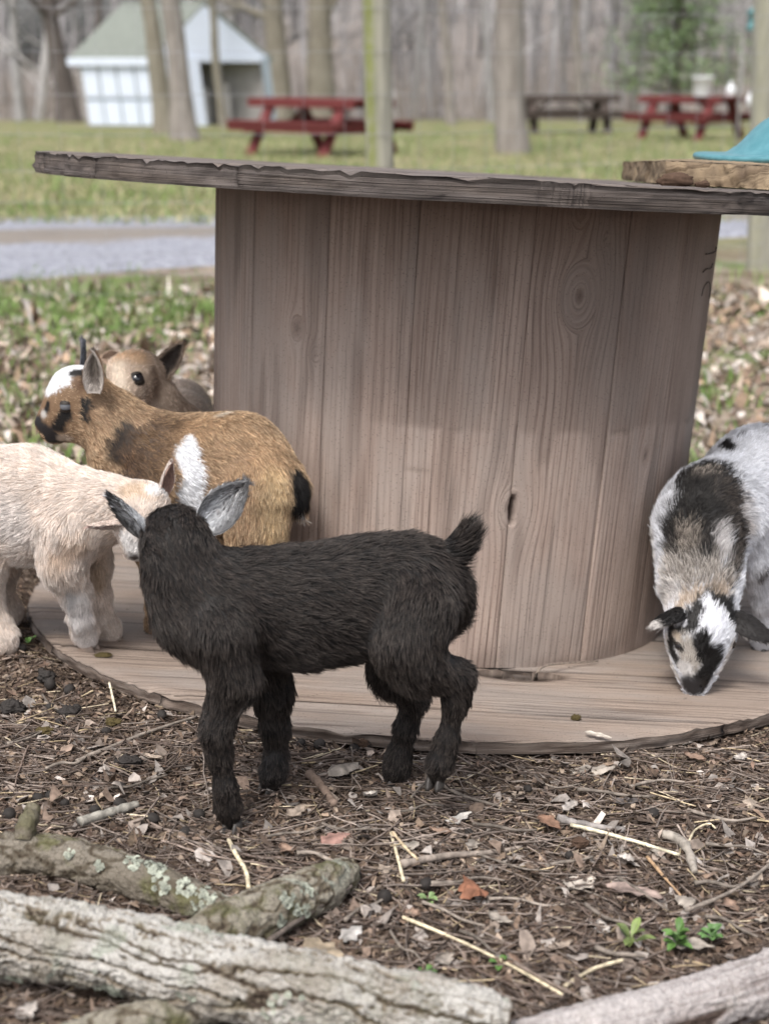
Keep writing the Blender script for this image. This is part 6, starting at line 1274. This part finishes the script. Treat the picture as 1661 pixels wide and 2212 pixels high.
# evergreen: trunk, limbs and many needle sprays
def evergreen(label, u, Y, H, W, seed):
    rg = np.random.default_rng(seed); b = gat(u, Y, -.05); o = empty('evergreen_tree', b); tag(o, label, 'tree'); mb = MB(); P = np.stack([0.03 * np.sin(np.linspace(0, 4, 20)), 0 * np.linspace(0, 1, 20), np.linspace(0, H, 20)], -1); mb.tube(P, np.linspace(.17, .03, 20), 12, False)
    Xs = []
    for k in range(120):
        z = H * rg.uniform(.10, .97); a_ = rg.uniform(0, 6.28); L = W * (1.02 - z / H * .72) * rg.uniform(.45, 1.1); d = np.array([math.cos(a_), math.sin(a_), rg.uniform(-.05, .35)]); tip = np.array([0, 0, z]) + d * L; mid = np.array([0, 0, z]) + d * L * .5 + [0, 0, .08]
        mb.tube([np.array([0, 0, z]), mid, tip], [.035, .02, .008], 5, False)
        m = 95; t = rg.random(m) ** .6; Xs.append(np.array([0, 0, z]) + d * L * t[:, None] + rg.normal(size=(m, 3)) * np.array([.17, .17, .10]) * (.6 + t[:, None]))
    obj('trunk', mb.me('trunk', M['bark_dark'], True), o); X = np.concatenate(Xs); n_ = len(X); a = nrm(rg.normal(size=(n_, 3)) + [0, 0, .3]); s_ = nrm(np.cross(a, rg.normal(size=(n_, 3)))); l = rg.uniform(.06, .15, (n_, 1)); w = l * .22
    V = np.stack([X - s_ * w, X + s_ * w, X + a * l + s_ * w * .4, X + a * l - s_ * w * .4], 1).reshape(-1, 3); F = np.arange(n_ * 4).reshape(-1, 4)
    c = np.array([(0.15, 0.22, 0.10), (0.19, 0.26, 0.12), (0.11, 0.17, 0.085)])[rg.integers(0, 3, n_)] * np.exp(.3 * rg.normal(size=(n_, 1))); obj('crown', mesh('crown', V, F, M['green'], False, np.repeat(c, 4, 0)), o)
evergreen('loose green evergreen tree behind the right red picnic table', 1452, 38, 8.0, 2.3, 5)

# teal lantern on a thin pole at the upper right
pl = empty('lantern_pole', gat(1596, 15.5)); tag(pl, 'thin grey pole carrying a small teal lantern at the upper right', 'lantern')
kq = per_m(1596, 100, 15.5); hz = float(at(1596, 10, 15.5)[2] - pl.location[2])
mb = MB(); a_ = np.linspace(0, np.pi, 12); mb.tube(np.concatenate([[[0, 0, -.1]], [[0, 0, hz * .5]], np.stack([0.045 - 0.045 * np.cos(a_), 0 * a_, hz + .06 * np.sin(a_)], -1)]), 0.014, 8); obj('pole', mb.me('pole', M['bark_light'], True), pl)
M['lantern'] = simple('teal lantern paint', (0.10, 0.24, 0.26), 0.5, .4, .2, 20)
obj('lantern_body', MB().lathe([(0.001, -.20), (0.06, -.20), (0.07, -.17), (0.055, -.15), (0.055, -.05), (0.085, -.03), (0.02, .02), (0.004, .05)], 20, (0.09, 0, hz - .04)).me('lantern_body', M['lantern'], True), pl)

# far wood on the rise: hundreds of grey stems and twig tops that read as one mass, haze painted into their pale grey
def forest():
    mb = []; V_, F_, C_ = [], [], []; b = 0; rg = np.random.default_rng(77)
    for k in range(520):
        Y = 46 + 70 * rg.random() ** 1.2; x = rg.uniform(-.36, .36) * Y
        if x < -.12 * Y and rg.random() < .65: continue
        z = float(ground_z(np.array(x), np.array(Y))); H = rg.uniform(7, 14); r = rg.uniform(.06, .24) * (0.6 if rg.random() < .5 else 1); lean = rg.normal(size=2) * .05
        s = np.linspace(0, 1, 7); P = np.stack([x + lean[0] * s * H + .15 * np.sin(s * 5 + k), Y + lean[1] * s * H, z - .2 + s * H], -1); V, F = tube_arr(P, r * (1 - .7 * s), 6); V_.append(V); F_.append(F + b); b += len(V); g = np.array((0.28, 0.27, 0.27)) * math.exp(.34 * rg.normal()) * (1 + .6 * (rg.random() < .12)); C_.append(np.tile(g, (len(V), 1)))
        for _ in range(11):
            t = rg.uniform(.12, .98); p0_ = P[0] + (P[-1] - P[0]) * t; a_ = rg.uniform(0, 6.28); L = rg.uniform(.8, 2.6) * (1.2 - .6 * t); e = p0_ + np.array([math.cos(a_), math.sin(a_), rg.uniform(.3, 1.2)]) * L; m_ = (p0_ + e) / 2 + rg.normal(size=3) * .1
            V, F = tube_arr(np.array([p0_, m_, e]), np.array([r * .3, r * .2, .01]), 3); V_.append(V); F_.append(F + b); b += len(V); C_.append(np.tile(g, (len(V), 1)))
            for _ in range(3):
                q0 = p0_ + (e - p0_) * rg.uniform(.3, 1); e2 = q0 + nrm(rg.normal(size=3) + [0, 0, .5]) * L * .5; V, F = tube_arr(np.array([q0, (q0 + e2) / 2 + rg.normal(size=3) * .04, e2]), np.array([r * .12 + .006, .008, .004]), 3); V_.append(V); F_.append(F + b); b += len(V); C_.append(np.tile(g * 1.1, (len(V), 1)))
    # low brush at the wood's foot
    for k in range(2600):
        Y = 45.5 + 30 * rg.random() ** 1.5; x = rg.uniform(-.35, .35) * Y; z = float(ground_z(np.array(x), np.array(Y))); h = rg.uniform(.5, 2.2); e = np.array([x + rg.normal() * .35, Y + rg.normal() * .35, z + h]); V, F = tube_arr(np.array([[x, Y, z - .05], (np.array([x, Y, z]) + e) / 2 + rg.normal(size=3) * .08, e]), np.array([.014, .010, .004]) * 1.4, 3); V_.append(V); F_.append(F + b); b += len(V); C_.append(np.tile(np.array((0.32, 0.28, 0.25)) * math.exp(.25 * rg.normal()), (len(V), 1)))
    return tag(obj('far_wood', mesh('far_wood', np.concatenate(V_), np.concatenate(F_), M['litter'], True, np.concatenate(C_))), kind='stuff')
forest()
